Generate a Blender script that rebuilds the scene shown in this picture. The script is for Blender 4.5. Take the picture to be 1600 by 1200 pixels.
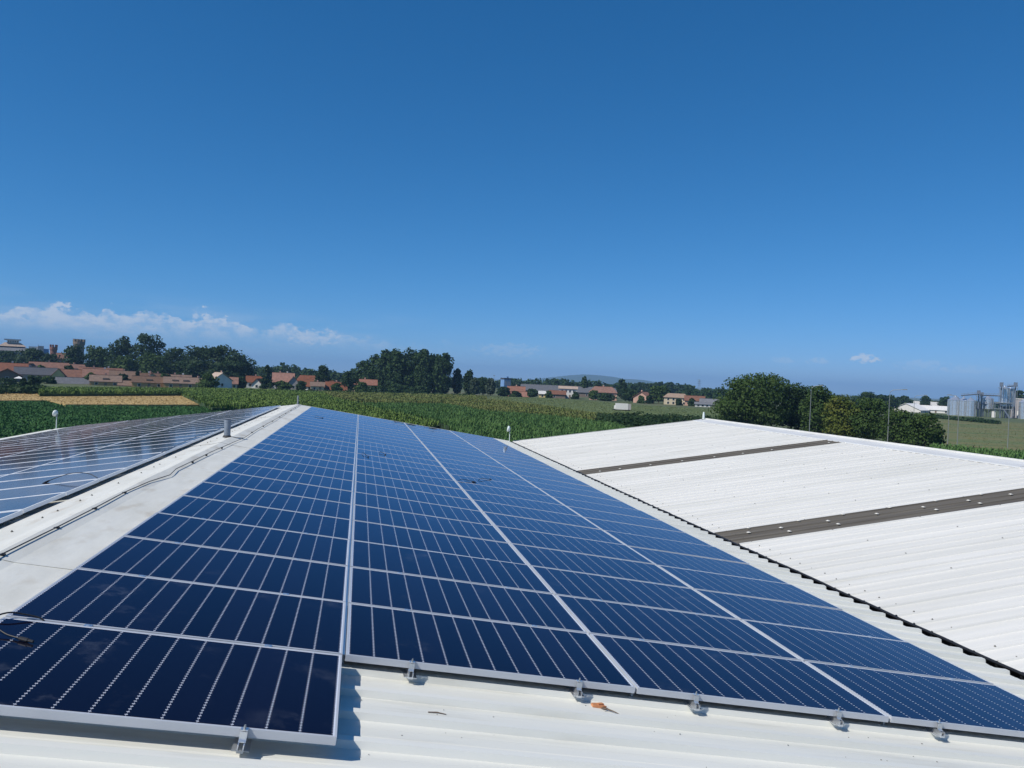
import bpy, math, random
import numpy as np
from mathutils import Vector, Matrix
random.seed(7); rng = np.random.default_rng(7)
rad = math.radians
for o in list(bpy.data.objects): bpy.data.objects.remove(o)
sc = bpy.context.scene
COL = sc.collection

# ---------------------------------------------------------------- camera
F = 1219.8                                   # focal length in pixels of a 1600 px wide picture
EYE = Vector((1.820, -3.561, 9.5))
RIGHT = Vector((0.980789, -0.190160, 0.043499))
DOWN = Vector((0.041621, -0.013856, -0.999037))
FWD = Vector((0.190580, 0.981655, -0.005675))
cd = bpy.data.cameras.new('camera'); cam = bpy.data.objects.new('camera', cd); COL.objects.link(cam)
cd.sensor_width = 36; cd.lens = 36 * F / 1600; cd.clip_start = 0.05; cd.clip_end = 60000
cam.matrix_world = Matrix(((RIGHT.x, -DOWN.x, -FWD.x, EYE.x), (RIGHT.y, -DOWN.y, -FWD.y, EYE.y),
                           (RIGHT.z, -DOWN.z, -FWD.z, EYE.z), (0, 0, 0, 1)))
sc.camera = cam

# ---------------------------------------------------------------- sky, sun, exposure
SUN_AZ, SUN_EL = rad(-113), rad(48)          # azimuth from +Y towards +X
sun_dir = Vector((math.sin(SUN_AZ) * math.cos(SUN_EL), math.cos(SUN_AZ) * math.cos(SUN_EL), math.sin(SUN_EL)))
sl = bpy.data.lights.new('sun', 'SUN'); sl.energy = 4.8; sl.angle = rad(0.53); sl.color = (1.0, 0.95, 0.87)
so = bpy.data.objects.new('sun', sl); COL.objects.link(so)
so.rotation_euler = (-sun_dir).to_track_quat('-Z', 'Y').to_euler()
world = bpy.data.worlds.new('World'); sc.world = world; world.use_nodes = True
wn, wl = world.node_tree.nodes, world.node_tree.links
bg = wn['Background']; bg.inputs['Strength'].default_value = 0.085
sky = wn.new('ShaderNodeTexSky'); sky.sky_type = 'NISHITA'; sky.sun_disc = False
sky.sun_elevation = SUN_EL; sky.sun_rotation = SUN_AZ
sky.altitude = 250; sky.air_density = 0.6; sky.dust_density = 0.0; sky.ozone_density = 3.0

def nmath(nodes, links, op, a, b=None, c=None, clamp=False):
    n = nodes.new('ShaderNodeMath'); n.operation = op; n.use_clamp = clamp
    for i, v in enumerate((a, b, c)):
        if v is None: continue
        if hasattr(v, 'links'): links.new(v, n.inputs[i])
        else: n.inputs[i].default_value = v
    return n.outputs[0]

def build_sky():
    M = lambda op, a, b=None, c=None, cl=False: nmath(wn, wl, op, a, b, c, cl)
    tc = wn.new('ShaderNodeTexCoord'); sep = wn.new('ShaderNodeSeparateXYZ')
    wl.new(tc.outputs['Generated'], sep.inputs[0])
    x, y, z = sep.outputs
    az = M('ARCTAN2', x, y); el = M('ARCSINE', z)
    def noise(sx, sz, detail, rough, dim=None):
        cx = wn.new('ShaderNodeCombineXYZ')
        wl.new(M('MULTIPLY', az, sx), cx.inputs[0]); wl.new(M('MULTIPLY', el, sz), cx.inputs[1])
        n = wn.new('ShaderNodeTexNoise'); n.inputs['Scale'].default_value = 1.0
        n.inputs['Detail'].default_value = detail; n.inputs['Roughness'].default_value = rough
        wl.new(cx.outputs[0], n.inputs['Vector']); return n.outputs['Fac']
    def smooth(v, a, b):
        n = wn.new('ShaderNodeMapRange'); n.interpolation_type = 'SMOOTHSTEP'
        wl.new(v, n.inputs['Value']); n.inputs['From Min'].default_value = a; n.inputs['From Max'].default_value = b
        return n.outputs[0]
    # bank of fair-weather cumulus standing over the mountains in the west
    side = M('COSINE', M('SUBTRACT', az, rad(-38)))
    cover = smooth(side, 0.64, 0.90)
    fine = noise(120, 210, 6, .62); big = noise(14, 0, 3, .5); lump = noise(44, 62, 6, .6)
    top = M('ADD', M('MULTIPLY_ADD', big, rad(3.4), rad(1.55)), M('MULTIPLY', M('SUBTRACT', lump, .5), rad(3.6)))
    top = M('ADD', top, M('MULTIPLY', M('SUBTRACT', cover, 1.0), rad(1.6)))
    edge = smooth(M('SUBTRACT', top, el), rad(-.02), rad(.32))
    foot = smooth(el, rad(1.1), rad(3.5))
    fluff = smooth(noise(60, 95, 7, .60), .36, .64)
    body = M('MULTIPLY', M('MULTIPLY', edge, foot), M('MULTIPLY_ADD', fluff, .72, .28))
    veil = M('MULTIPLY', smooth(noise(7, 40, 4, .55), .42, .75), M('MULTIPLY', smooth(el, rad(.3), rad(1.8)), smooth(el, rad(5.0), rad(2.6))))
    dens = M('ADD', M('MULTIPLY', body, cover), M('MULTIPLY', M('MULTIPLY', veil, cover), .35))
    # a few small puffs low over the plain
    for a0, e0, wa, we, k in ((35.2, 2.45, 1.05, .30, 1.0), (30.2, 2.2, .9, .22, .28), (32.3, 2.2, .8, .24, .35), (38.6, 2.1, 1.5, .35, .26), (41.2, 1.9, 1.6, .3, .22), (10.6, 2.15, 2.6, .5, .30), (-3.5, 2.35, 1.7, .6, .5)):
        da = M('DIVIDE', M('SUBTRACT', az, rad(a0)), rad(wa)); de = M('DIVIDE', M('SUBTRACT', el, rad(e0)), rad(we))
        r2 = M('ADD', M('MULTIPLY', da, da), M('MULTIPLY', de, de))
        g = M('SUBTRACT', 1.15, M('ADD', r2, M('MULTIPLY', M('SUBTRACT', fine, .5), 6.5)))
        dens = M('ADD', dens, M('MULTIPLY', smooth(g, 0.0, 1.2), k * .8))
    dens = M('MINIMUM', M('MULTIPLY', dens, .82), .68)
    # deep clear-day blue: one colour response for the whole sky
    sc3 = wn.new('ShaderNodeSeparateColor'); wl.new(sky.outputs[0], sc3.inputs[0]); S_ = .085
    ch = [M('MULTIPLY', M('POWER', M('MULTIPLY', sc3.outputs[i], S_), g_), k_ / S_) for i, (g_, k_) in enumerate(((1.46, .86), (.842, .80), (.746, 1.10)))]
    ch[0] = M('MINIMUM', ch[0], M('MULTIPLY', ch[1], .72))
    cc = wn.new('ShaderNodeCombineColor')
    for i in range(3): wl.new(ch[i], cc.inputs[i])
    mix = wn.new('ShaderNodeMixRGB'); wl.new(dens, mix.inputs[0]); wl.new(cc.outputs[0], mix.inputs[1])
    mix.inputs[2].default_value = (8.8, 9.2, 9.8, 1)
    wl.new(mix.outputs[0], bg.inputs['Color'])
build_sky()
vs = sc.view_settings; vs.view_transform = 'Standard'; vs.look = 'None'; vs.gamma = 1; vs.use_curve_mapping = False
vs.exposure = 0.0
sc.render.engine = 'CYCLES'
sc.cycles.max_bounces = 6; sc.cycles.volume_bounces = 0; sc.cycles.transparent_max_bounces = 8
sc.cycles.volume_step_rate = 4

# ---------------------------------------------------------------- helpers
def pix(px, py, D):
    """world point seen at pixel (px, py) of a 1600 x 1200 picture, at depth D metres"""
    return EYE + (FWD + RIGHT * ((px - 800) / F) + DOWN * ((py - 600) / F)) * D
def on(px, py, z=0.0):
    d = FWD + RIGHT * ((px - 800) / F) + DOWN * ((py - 600) / F)
    return EYE + d * ((z - EYE.z) / d.z)
def foot(px, D):
    p = pix(px, 600, D); p.z = 0; return p
def view_yaw(px):
    d = FWD + RIGHT * ((px - 800) / F); return math.atan2(-d.x, d.y)     # local +Y looks away from the camera

def tag(o, label=None, cat=None, group=None, kind=None):
    if label: o['label'] = label
    if cat: o['category'] = cat
    if group: o['group'] = group
    if kind: o['kind'] = kind
    return o
def empty(name, loc=(0, 0, 0), rot=(0, 0, 0)):
    o = bpy.data.objects.new(name, None); o.empty_display_size = .2; COL.objects.link(o)
    o.location = loc; o.rotation_euler = rot; return o
def link(name, me, parent=None, loc=(0, 0, 0), rot=(0, 0, 0), scale=(1, 1, 1)):
    o = bpy.data.objects.new(name, me); COL.objects.link(o)
    o.parent = parent; o.location = loc; o.rotation_euler = rot; o.scale = scale; return o
def copy_tree(o, parent=None):
    c = o.copy(); COL.objects.link(c); c.parent = parent
    for ch in list(o.children): copy_tree(ch, c)
    return c

class MB:
    def __init__(s): s.v = []; s.f = []; s.m = []
    def add(s, vs, fs, m=0):
        n = len(s.v); s.v += [tuple(p) for p in vs]; s.f += [tuple(i + n for i in f) for f in fs]; s.m += [m] * len(fs); return s
    def box(s, x0, x1, y0, y1, z0, z1, m=0):
        return s.add([(x0, y0, z0), (x1, y0, z0), (x1, y1, z0), (x0, y1, z0), (x0, y0, z1), (x1, y0, z1), (x1, y1, z1), (x0, y1, z1)],
                     [(0, 3, 2, 1), (4, 5, 6, 7), (0, 1, 5, 4), (1, 2, 6, 5), (2, 3, 7, 6), (3, 0, 4, 7)], m)
    def quad(s, a, b, c, d, m=0): return s.add([a, b, c, d], [(0, 1, 2, 3)], m)
    def poly(s, pts, m=0): return s.add(pts, [tuple(range(len(pts)))], m)
    def prism(s, pts, off, m=0):
        """closed solid: polygon pts swept by vector off"""
        n = len(pts); q = [Vector(p) + Vector(off) for p in pts]
        fs = [tuple(range(n))[::-1], tuple(range(n, 2 * n))] + [(i, (i + 1) % n, (i + 1) % n + n, i + n) for i in range(n)]
        return s.add(list(pts) + q, fs, m)
    def tube(s, pts, r, n=8, m=0, cap=True):
        pts = [Vector(p) for p in pts]; rs = r if isinstance(r, (list, tuple)) else [r] * len(pts)
        vs = []
        for i, p in enumerate(pts):
            t = (pts[min(i + 1, len(pts) - 1)] - pts[max(i - 1, 0)]).normalized()
            a = t.cross(Vector((0, 0, 1)) if abs(t.z) < .9 else Vector((1, 0, 0))).normalized(); b = t.cross(a)
            vs += [p + (a * math.cos(2 * math.pi * k / n) + b * math.sin(2 * math.pi * k / n)) * rs[i] for k in range(n)]
        fs = [(i * n + k, i * n + (k + 1) % n, (i + 1) * n + (k + 1) % n, (i + 1) * n + k) for i in range(len(pts) - 1) for k in range(n)]
        if cap: fs += [tuple(range(n))[::-1], tuple(range((len(pts) - 1) * n, len(pts) * n))]
        return s.add(vs, fs, m)
    def lathe(s, prof, n=16, m=0, c=(0, 0, 0)):
        vs = [(c[0] + r * math.cos(2 * math.pi * k / n), c[1] + r * math.sin(2 * math.pi * k / n), c[2] + z) for r, z in prof for k in range(n)]
        fs = [(i * n + k, i * n + (k + 1) % n, (i + 1) * n + (k + 1) % n, (i + 1) * n + k) for i in range(len(prof) - 1) for k in range(n)]
        fs += [tuple(range(n))[::-1], tuple(range((len(prof) - 1) * n, len(prof) * n))]
        return s.add(vs, fs, m)
    def mesh(s, name, mats, smooth=False):
        me = bpy.data.meshes.new(name); me.from_pydata(s.v, [], s.f)
        for m in (mats if isinstance(mats, (list, tuple)) else [mats]): me.materials.append(m)
        if any(s.m): me.polygons.foreach_set('material_index', s.m)
        if smooth: me.polygons.foreach_set('use_smooth', [True] * len(s.f))
        me.update(); return me
    def build(s, name, mats, parent=None, loc=(0, 0, 0), rot=(0, 0, 0), smooth=False):
        return link(name, s.mesh(name, mats, smooth), parent, loc, rot)

def np_mesh(name, V, quads, mats, midx=None, tri=False):
    """big mesh from arrays: V (n,3), quads (k,4) or (k,3)"""
    k = quads.shape[1]; me = bpy.data.meshes.new(name)
    me.vertices.add(len(V)); me.vertices.foreach_set('co', np.ascontiguousarray(V, dtype=np.float32).ravel())
    me.loops.add(quads.size); me.loops.foreach_set('vertex_index', np.ascontiguousarray(quads, dtype=np.int32).ravel())
    me.polygons.add(len(quads)); me.polygons.foreach_set('loop_start', np.arange(0, quads.size, k, dtype=np.int32))
    for m in (mats if isinstance(mats, (list, tuple)) else [mats]): me.materials.append(m)
    if midx is not None: me.polygons.foreach_set('material_index', np.ascontiguousarray(midx, dtype=np.int32))
    me.update(calc_edges=True); me.validate(); return me

# ---------------------------------------------------------------- materials
def mat(name, col, rough=.6, metal=0.0, col2=None, scale=1.0, stretch=(1, 1, 1), detail=4, lo=.35, hi=.65, spec=.5,
        coords='POS', bump=0.0, bscale=None, coat=0.0, trans=0.0, col3=None, scale3=8.0, lo3=.55, hi3=.75, rot=(0, 0, 0)):
    m = bpy.data.materials.new(name); m.use_nodes = True; nt = m.node_tree; N, L = nt.nodes, nt.links
    b = N['Principled BSDF']; b.inputs['Base Color'].default_value = (*col, 1); b.inputs['Roughness'].default_value = rough
    b.inputs['Metallic'].default_value = metal; b.inputs['Specular IOR Level'].default_value = spec
    b.inputs['Coat Weight'].default_value = coat
    if trans: b.inputs['Transmission Weight'].default_value = trans
    vec = None
    if col2 or bump or col3:
        if coords == 'POS': vec = N.new('ShaderNodeNewGeometry').outputs['Position']
        else: vec = N.new('ShaderNodeTexCoord').outputs['Object']
        mp = N.new('ShaderNodeMapping'); mp.inputs['Scale'].default_value = stretch; mp.inputs['Rotation'].default_value = rot
        L.new(vec, mp.inputs[0]); vec = mp.outputs[0]
    def noise(sc_, det=detail):
        n = N.new('ShaderNodeTexNoise'); n.inputs['Scale'].default_value = sc_; n.inputs['Detail'].default_value = det
        L.new(vec, n.inputs['Vector']); return n.outputs['Fac']
    def mixin(a, c, fac):
        mx = N.new('ShaderNodeMixRGB'); L.new(fac, mx.inputs[0])
        if hasattr(a, 'links'): L.new(a, mx.inputs[1])
        else: mx.inputs[1].default_value = (*a, 1)
        mx.inputs[2].default_value = (*c, 1); return mx.outputs[0]
    def ramp(v, a, c):
        r = N.new('ShaderNodeMapRange'); r.inputs['From Min'].default_value = a; r.inputs['From Max'].default_value = c
        L.new(v, r.inputs['Value']); return r.outputs[0]
    cur = col
    if col2: cur = mixin(cur, col2, ramp(noise(scale), lo, hi))
    if col3: cur = mixin(cur, col3, ramp(noise(scale3), lo3, hi3))
    if hasattr(cur, 'links'): L.new(cur, b.inputs['Base Color'])
    if bump:
        bp = N.new('ShaderNodeBump'); bp.inputs['Strength'].default_value = bump; bp.inputs['Distance'].default_value = .05
        L.new(noise(bscale or scale), bp.inputs['Height']); L.new(bp.outputs[0], b.inputs['Normal'])
    return m

M = {}
M['sheet'] = mat('painted_roof_sheet', (.72, .72, .665), .45, col2=(.63, .635, .58), scale=1.3, stretch=(.25, 3.0, 1), detail=6, lo=.38, hi=.72,
                 col3=(.46, .45, .39), scale3=2.6, lo3=.58, hi3=.92, bump=.05, bscale=1.0)
M['sheet_w'] = mat('white_roof_sheet', (.69, .68, .64), .55, col2=(.60, .595, .555), scale=1.1, stretch=(.2, 3.2, 1), detail=6, lo=.38, hi=.72,
                   col3=(.45, .44, .38), scale3=2.2, lo3=.68, hi3=.98, bump=.05)
M['cap'] = mat('ridge_cap_paint', (.66, .66, .61), .6, col2=(.59, .585, .53), scale=2.4, stretch=(1.6, .6, 1), detail=8, lo=.36, hi=.68,
               col3=(.40, .34, .25), scale3=3.1, lo3=.57, hi3=.90, bump=.2, bscale=2.6)
M['cap_w'] = mat('white_ridge_cap', (.60, .61, .61), .5, col2=(.53, .54, .54), scale=2, stretch=(1, .4, 1), lo=.35, hi=.7)
M['strip'] = mat('weathered_skylight', (.085, .075, .062), .8, col2=(.135, .122, .10), scale=1.6, stretch=(.25, 4, 1), detail=6,
                 col3=(.30, .20, .11), scale3=1.5, lo3=.66, hi3=.92)
M['void'] = mat('dark_steel', (.03, .03, .032), .7)
M['gutter'] = mat('tarred_gutter', (.025, .025, .025), .8, col2=(.05, .045, .035), scale=5)
M['wall'] = mat('precast_wall', (.52, .50, .46), .85, col2=(.44, .43, .40), scale=.6, stretch=(1, 1, .3))
M['screw'] = mat('dark_screw', (.16, .15, .13), .5, .3)
M['washer'] = mat('pale_washer', (.72, .70, .64), .5)
M['alu'] = mat('anodised_frame', (.58, .60, .63), .36, .2, col2=(.52, .54, .57), scale=3)
M['alu_lit'] = mat('sunlit_frame', (.86, .87, .88), .4, .05)  # paler frame copy: sunlit brightness of the left slope put into colour
M['clampm'] = mat('clamp_aluminium', (.74, .77, .80), .3, .85)
M['back'] = mat('white_backsheet', (.70, .73, .80), .4, coat=.6)
M['black'] = mat('black_rubber', (.012, .012, .014), .5)
M['pvc'] = mat('grey_pipe', (.22, .26, .31), .5, col2=(.17, .20, .24), scale=8)
M['galv'] = mat('galvanised', (.34, .36, .37), .5, .5, col2=(.28, .30, .31), scale=2)
M['lampw'] = mat('pale_enamel', (.62, .68, .66), .4)
M['tile_bit'] = mat('terracotta_shard', (.55, .24, .10), .8, col2=(.42, .17, .08), scale=40)
M['stone'] = mat('grit', (.16, .16, .15), .9, col2=(.3, .3, .28), scale=90)
M['twig'] = mat('dry_twig', (.14, .10, .07), .9)

def cell_mat(name, ticks, a=(.0022, .0020, .0070), b_=(.0050, .0050, .0150), crough=.03, coat_ior=1.30, dustmax=.28, tint=(.74, .81, 1)):
    m = bpy.data.materials.new(name); m.use_nodes = True; N, L = m.node_tree.nodes, m.node_tree.links
    b = N['Principled BSDF']; b.inputs['Roughness'].default_value = .32; b.inputs['Specular IOR Level'].default_value = .05
    b.inputs['Coat Weight'].default_value = 1; b.inputs['Coat Roughness'].default_value = crough; b.inputs['Coat IOR'].default_value = coat_ior
    pos = N.new('ShaderNodeNewGeometry').outputs['Position']
    n = N.new('ShaderNodeTexNoise'); n.inputs['Scale'].default_value = 3.2; n.inputs['Detail'].default_value = 9; n.inputs['Roughness'].default_value = .72
    L.new(pos, n.inputs['Vector'])
    n2 = N.new('ShaderNodeTexNoise'); n2.inputs['Scale'].default_value = 1.1; n2.inputs['Detail'].default_value = 2; L.new(pos, n2.inputs['Vector'])
    mr = N.new('ShaderNodeMapRange'); mr.inputs['From Min'].default_value = .57; mr.inputs['From Max'].default_value = .80
    mr.inputs['To Max'].default_value = dustmax; L.new(n.outputs['Fac'], mr.inputs['Value'])
    mr2 = N.new('ShaderNodeMapRange'); mr2.inputs['From Min'].default_value = .45; mr2.inputs['From Max'].default_value = .7; L.new(n2.outputs['Fac'], mr2.inputs['Value'])
    dust = nmath(N, L, 'MULTIPLY', mr.outputs[0], mr2.outputs[0])
    oi = N.new('ShaderNodeObjectInfo')
    tone = N.new('ShaderNodeMixRGB'); L.new(oi.outputs['Random'], tone.inputs[0])
    tone.inputs[1].default_value = (*a, 1); tone.inputs[2].default_value = (*b_, 1)
    d = N.new('ShaderNodeMixRGB'); L.new(dust, d.inputs[0]); L.new(tone.outputs[0], d.inputs[1]); d.inputs[2].default_value = (.30, .33, .38, 1)
    out = d.outputs[0]
    if ticks:   # solder ribbons ending at the cell edges
        sep = N.new('ShaderNodeSeparateXYZ'); L.new(N.new('ShaderNodeTexCoord').outputs['Object'], sep.inputs[0])
        ax = nmath(N, L, 'ABSOLUTE', sep.outputs[0])
        near = nmath(N, L, 'GREATER_THAN', ax, STRIP / 2 - .0054)
        fr = nmath(N, L, 'FRACT', nmath(N, L, 'MULTIPLY', sep.outputs[1], 36 / 1.0))
        tick = nmath(N, L, 'LESS_THAN', nmath(N, L, 'ABSOLUTE', nmath(N, L, 'SUBTRACT', fr, .5)), .11)
        t = nmath(N, L, 'MULTIPLY', near, tick)
        mx = N.new('ShaderNodeMixRGB'); L.new(t, mx.inputs[0]); L.new(out, mx.inputs[1]); mx.inputs[2].default_value = (.66, .68, .74, 1); out = mx.outputs[0]
    L.new(out, b.inputs['Base Color'])
    b.inputs['Coat Weight'].default_value = 0; b.inputs['Specular IOR Level'].default_value = 0; b.inputs['Roughness'].default_value = .5
    gl = N.new('ShaderNodeBsdfGlossy'); gl.inputs['Color'].default_value = (*tint, 1); gl.inputs['Roughness'].default_value = crough
    fr_ = N.new('ShaderNodeFresnel'); fr_.inputs['IOR'].default_value = coat_ior
    ms = N.new('ShaderNodeMixShader'); L.new(fr_.outputs[0], ms.inputs[0]); L.new(b.outputs[0], ms.inputs[1]); L.new(gl.outputs[0], ms.inputs[2])
    L.new(ms.outputs[0], N['Material Output'].inputs[0])
    return m

# ---------------------------------------------------------------- the hall with its two-span roof
SL = 0.14; cS, sS = math.cos(SL), math.sin(SL)
O = Vector((0, 0, 8.114)); U = Vector((cS, 0, -sS)); NR = Vector((sS, 0, cS)); Yv = Vector((0, 1, 0))
UL = Vector((-cS, 0, -sS)); NL = Vector((-sS, 0, cS)); UW = Vector((cS, 0, sS))
RIB = -.08
CREST = O + U * -.60 + NR * RIB
VAL = O + U * 8.30 + NR * RIB
WRIDGE = VAL + UW * 8.70
LE = 9.0                                              # length of the left slope
R_ = lambda u, v, n=0: O + U * u + Yv * v + NR * n      # panel plane of the right slope
L_ = lambda u, v, n=0: CREST + UL * u + Yv * v + NL * n
W_ = lambda u, v, n=0: VAL + UW * u + Yv * v + NL * n
Y0, Y1 = -10.5, 28.86
SHEET = .915

def sheet_mesh(name, length, m, rh=.036, wb=.036, wt=.024):
    prof = []
    for c, up in ((0, 0), (.305, 0), (.61, 0), (.915, .006)):
        prof += [(c - wb, -rh + up), (c - wt, up), (c + wt, up), (c + wb, -rh + up)]
    # shallow stiffeners in the pans
    full = []
    for i, p in enumerate(prof):
        full.append(p)
        if i % 4 == 3 and i < len(prof) - 1:
            c = p[0] + (.305 - 2 * wb) / 2
            full += [(c - .05, -rh), (c - .04, -rh + .0025), (c + .04, -rh + .0025), (c + .05, -rh)]
    nx = 6; vs = []; fs = []
    for i in range(nx + 1):
        x = length * i / nx
        vs += [(x, y, z) for y, z in full]
    k = len(full)
    for i in range(nx):
        fs += [(i * k + j, (i + 1) * k + j, (i + 1) * k + j + 1, i * k + j + 1) for j in range(k - 1)]
    mb = MB(); mb.add(vs, fs); return mb.mesh(name, m)

hall = empty('industrial_hall', (CREST.x, 10, 0))
tag(hall, 'large low hall with two spans of pale ribbed metal roof', 'building')
inv = Vector(hall.location)
def hpart(mb, name, m, parent=None, smooth=False):
    o = mb.build(name, m, parent or hall, smooth=smooth)
    if parent is None: o.location = -inv
    return o
# walls
mb = MB()
def gable_wall(y):
    a = [(CREST + UL * (LE - .3)), CREST, VAL, WRIDGE, WRIDGE + U * 8.4]
    top = [(p.x, y, p.z - .12) for p in a]
    mb.prism([(top[0][0], y, 0)] + top + [(top[-1][0], y, 0)], (0, .25, 0))
gable_wall(Y1 - .45); wall_o = hpart(mb, 'gable_wall', M['wall'])
mb = MB(); gable_wall(Y0 + .3); hpart(mb, 'gable_wall', M['wall'])
xl = (CREST + UL * (LE - .3)).x; zl = (CREST + UL * (LE - .3)).z
hpart(MB().box(xl - .24, xl, Y0 + .3, Y1 - .46, 0, zl - .1), 'side_wall', M['wall'])
xr = (WRIDGE + U * 8.4).x
hpart(MB().box(xr, xr + .24, Y0 + .3, Y1 - .46, 0, zl - .1), 'side_wall', M['wall'])
for yb in (2, 8, 14, 20, 26):                                        # windows along the hidden long side
    w = hpart(MB().box(xl - .30, xl - .245, yb - 1.6, yb + 1.6, 3.6, 5.0), 'window', M['galv'])
    p = MB().box(xl - .315, xl - .302, yb - 1.5, yb + 1.5, 3.7, 4.9).build('pane', M['void'], w)

# roof slopes: a dark deck with the ribbed sheets on it
mesh_r = sheet_mesh('roof_sheet', 8.78, M['sheet']); mesh_l = sheet_mesh('roof_sheet', LE, M['sheet'])
mesh_w = sheet_mesh('roof_sheet', 8.68, M['sheet_w'], .022, .022, .012); mesh_s = sheet_mesh('skylight_strip', 8.68, M['strip'], .022, .022, .012)
def slope(base, rot, length, x0, mesh, ystart, strips=(), deck_in=.12):
    deck = MB().box(x0 + deck_in, x0 + length - .05, Y0 + .05, Y1 - .05, -.16, -.045).build('roof', M['void'], hall, base - inv, (0, rot, 0))
    y = ystart
    while y > Y0: y -= SHEET
    y += SHEET
    while y + SHEET < Y1 + .12:
        st = any(abs(y - q) < .3 for q in strips)
        link('skylight_strip' if st else 'roof_sheet', mesh_s if st else mesh, deck, (x0 + random.uniform(-.008, .008), y, random.uniform(0, .0015)))
        y += SHEET
    return deck
base_r = CREST + U * 0
slope_r = slope(base_r, SL, 8.78, .02, mesh_r, .49)
slope_l = slope(CREST, -SL, LE, -LE - .02, mesh_l, .49, deck_in=.3)
slope_w = slope(VAL, -SL, 8.68, .03, mesh_w, 8.68, (8.68, 17.83, -.47))
slope_x = slope(WRIDGE, SL, 8.68, .02, mesh_w, 8.68, (8.68, 17.83))

# ridge caps
def cap_piece(y0, y1, wl, wr, drop, parent_m, n=10, lift=.006, base=CREST):
    """bent sheet over a ridge: flanges wl / wr wide, edges turned down"""
    sec = [(-wl, -.028), (-wl + .012, 0), (-.16, 0), (-.06, .012), (0, .018), (.06, .012), (.16, 0), (wr - .012, 0), (wr, -.028)]
    mb = MB(); vs = []
    for i in range(n + 1):
        y = y0 + (y1 - y0) * i / n
        for u, nn in sec:
            q = (base + (UL * -u if u < 0 else U * u) + (NL if u < 0 else NR) * (nn + lift + .002 * math.sin(y * 2.3 + u * 5)))
            vs.append((q.x, y, q.z))
    k = len(sec)
    mb.add(vs, [(i * k + j, i * k + j + 1, (i + 1) * k + j + 1, (i + 1) * k + j) for i in range(n) for j in range(k - 1)])
    return mb
yy = [-10.6, -6.6, -2.15, 2.30, 6.76, 11.2, 15.6, 20.0, 24.5, 28.95]
for i in range(len(yy) - 1):
    o = cap_piece(yy[i], yy[i + 1] + .09, .50, .74, .02, None, lift=.006 + .004 * (i % 2)).build('ridge_cap', M['cap'], hall); o.location = -inv
yw = [Y0 - .1 + 4.4 * i for i in range(10)]
for i in range(9):
    o = cap_piece(yw[i], min(yw[i + 1] + .09, Y1 + .12), .46, .46, .02, None, lift=.012 + .004 * (i % 2), base=WRIDGE).build('ridge_cap', M['cap_w'], hall); o.location = -inv
# the pale upper lip of the white ridge
mb = MB(); a = WRIDGE
mb.prism([(a.x + .02, Y0, a.z + .02), (a.x + .11, Y0, a.z + .02), (a.x + .10, Y0, a.z + .075), (a.x + .03, Y0, a.z + .075)], (0, Y1 - Y0 + .1, 0))
hpart(mb, 'ridge_lip', M['sheet_w'])
# valley gutter between the spans
vb = VAL; mb = MB()
mb.box(vb.x - .30, vb.x + .24, Y0, Y1 - .1, vb.z - .26, vb.z - .22)
mb.box(vb.x - .33, vb.x - .30, Y0, Y1 - .1, vb.z - .26, vb.z - .06); mb.box(vb.x + .24, vb.x + .27, Y0, Y1 - .1, vb.z - .26, vb.z - .06)
hpart(mb, 'valley_gutter', M['gutter'])
# small black teeth standing at the rib ends along the valley
mb = MB(); y = 8.68 - 21 * SHEET
while y < Y1:
    p = W_(.03, y, -.01)
    h = random.uniform(-.012, .012)
    mb.prism([(p.x - .02, y - .014, p.z - .05), (p.x - .02, y + .014, p.z - .05), (p.x - .02, y + .012, p.z + h), (p.x - .02, y - .008, p.z + h)], (.03, 0, .004))
    y += .305
o = hpart(mb, 'rib_end_teeth', M['black']); tag(o, kind='stuff')
mb = MB(); q = W_(.012, 0, -.016); wob = [(q.x + random.uniform(-.004, .004), Y0 + (Y1 - Y0) * k / 120, q.z + random.uniform(-.005, .005)) for k in range(121)]
mb.tube(wob, .017, 6); hpart(mb, 'valley_gap_shade', M['black'])  # black rod added to draw the dark gap under the sheet edge
# eave gutter on the left, verge trims on the far gable
mb = MB(); e = CREST + UL * LE
mb.box(e.x - .20, e.x + .02, Y0, Y1 + .12, e.z - .20, e.z - .03); hpart(mb, 'eave_gutter', M['washer'])
mb = MB()
for a, b in ((CREST + UL * LE, CREST + UL * .5), (CREST + U * .74, VAL + U * -.1), (VAL + UW * .08, WRIDGE + UW * -.46), (WRIDGE + U * .46, WRIDGE + U * 8.7)):
    mb.prism([(a.x, Y1 + .05, a.z + .012), (b.x, Y1 + .05, b.z + .012), (b.x, Y1 + .05, b.z - .16), (a.x, Y1 + .05, a.z - .16)], (0, .05, 0))
    hpart(mb, 'verge_trim', M['washer']); mb = MB()
# screws
def screw_field(name, fr, us, ys, mm, r=.011, h=.010, skip=.1):
    mb = MB()
    for u in us:
        for y in ys:
            if random.random() < skip: continue
            p = fr(u + random.uniform(-.02, .02), y, 0)
            mb.lathe([(r * 1.9, 0), (r * 1.9, .003), (r, .0035), (r, h)], 6, 0, (p.x, p.y, p.z + .001))
    o = hpart(mb, name, mm); tag(o, kind='stuff'); return o
ysW = [8.68 + SHEET * k for k in range(-12, 23)]
screw_field('roof_screws', lambda u, v, n: W_(u, v, .004), (1.81, 3.52, 5.2, 6.9), ysW, M['screw'], .008, .012)
screw_field('roof_screws', lambda u, v, n: W_(u, v, .0), (.26,), [8.68 + .305 * k for k in range(-36, 66)], M['screw'], .007, .012)
screw_field('roof_screws', lambda u, v, n: L_(.30, v + u, .012), (0, .32), [1.2 + .95 * k for k in range(0, 29)], M['screw'], .006, .011, .25)
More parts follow.
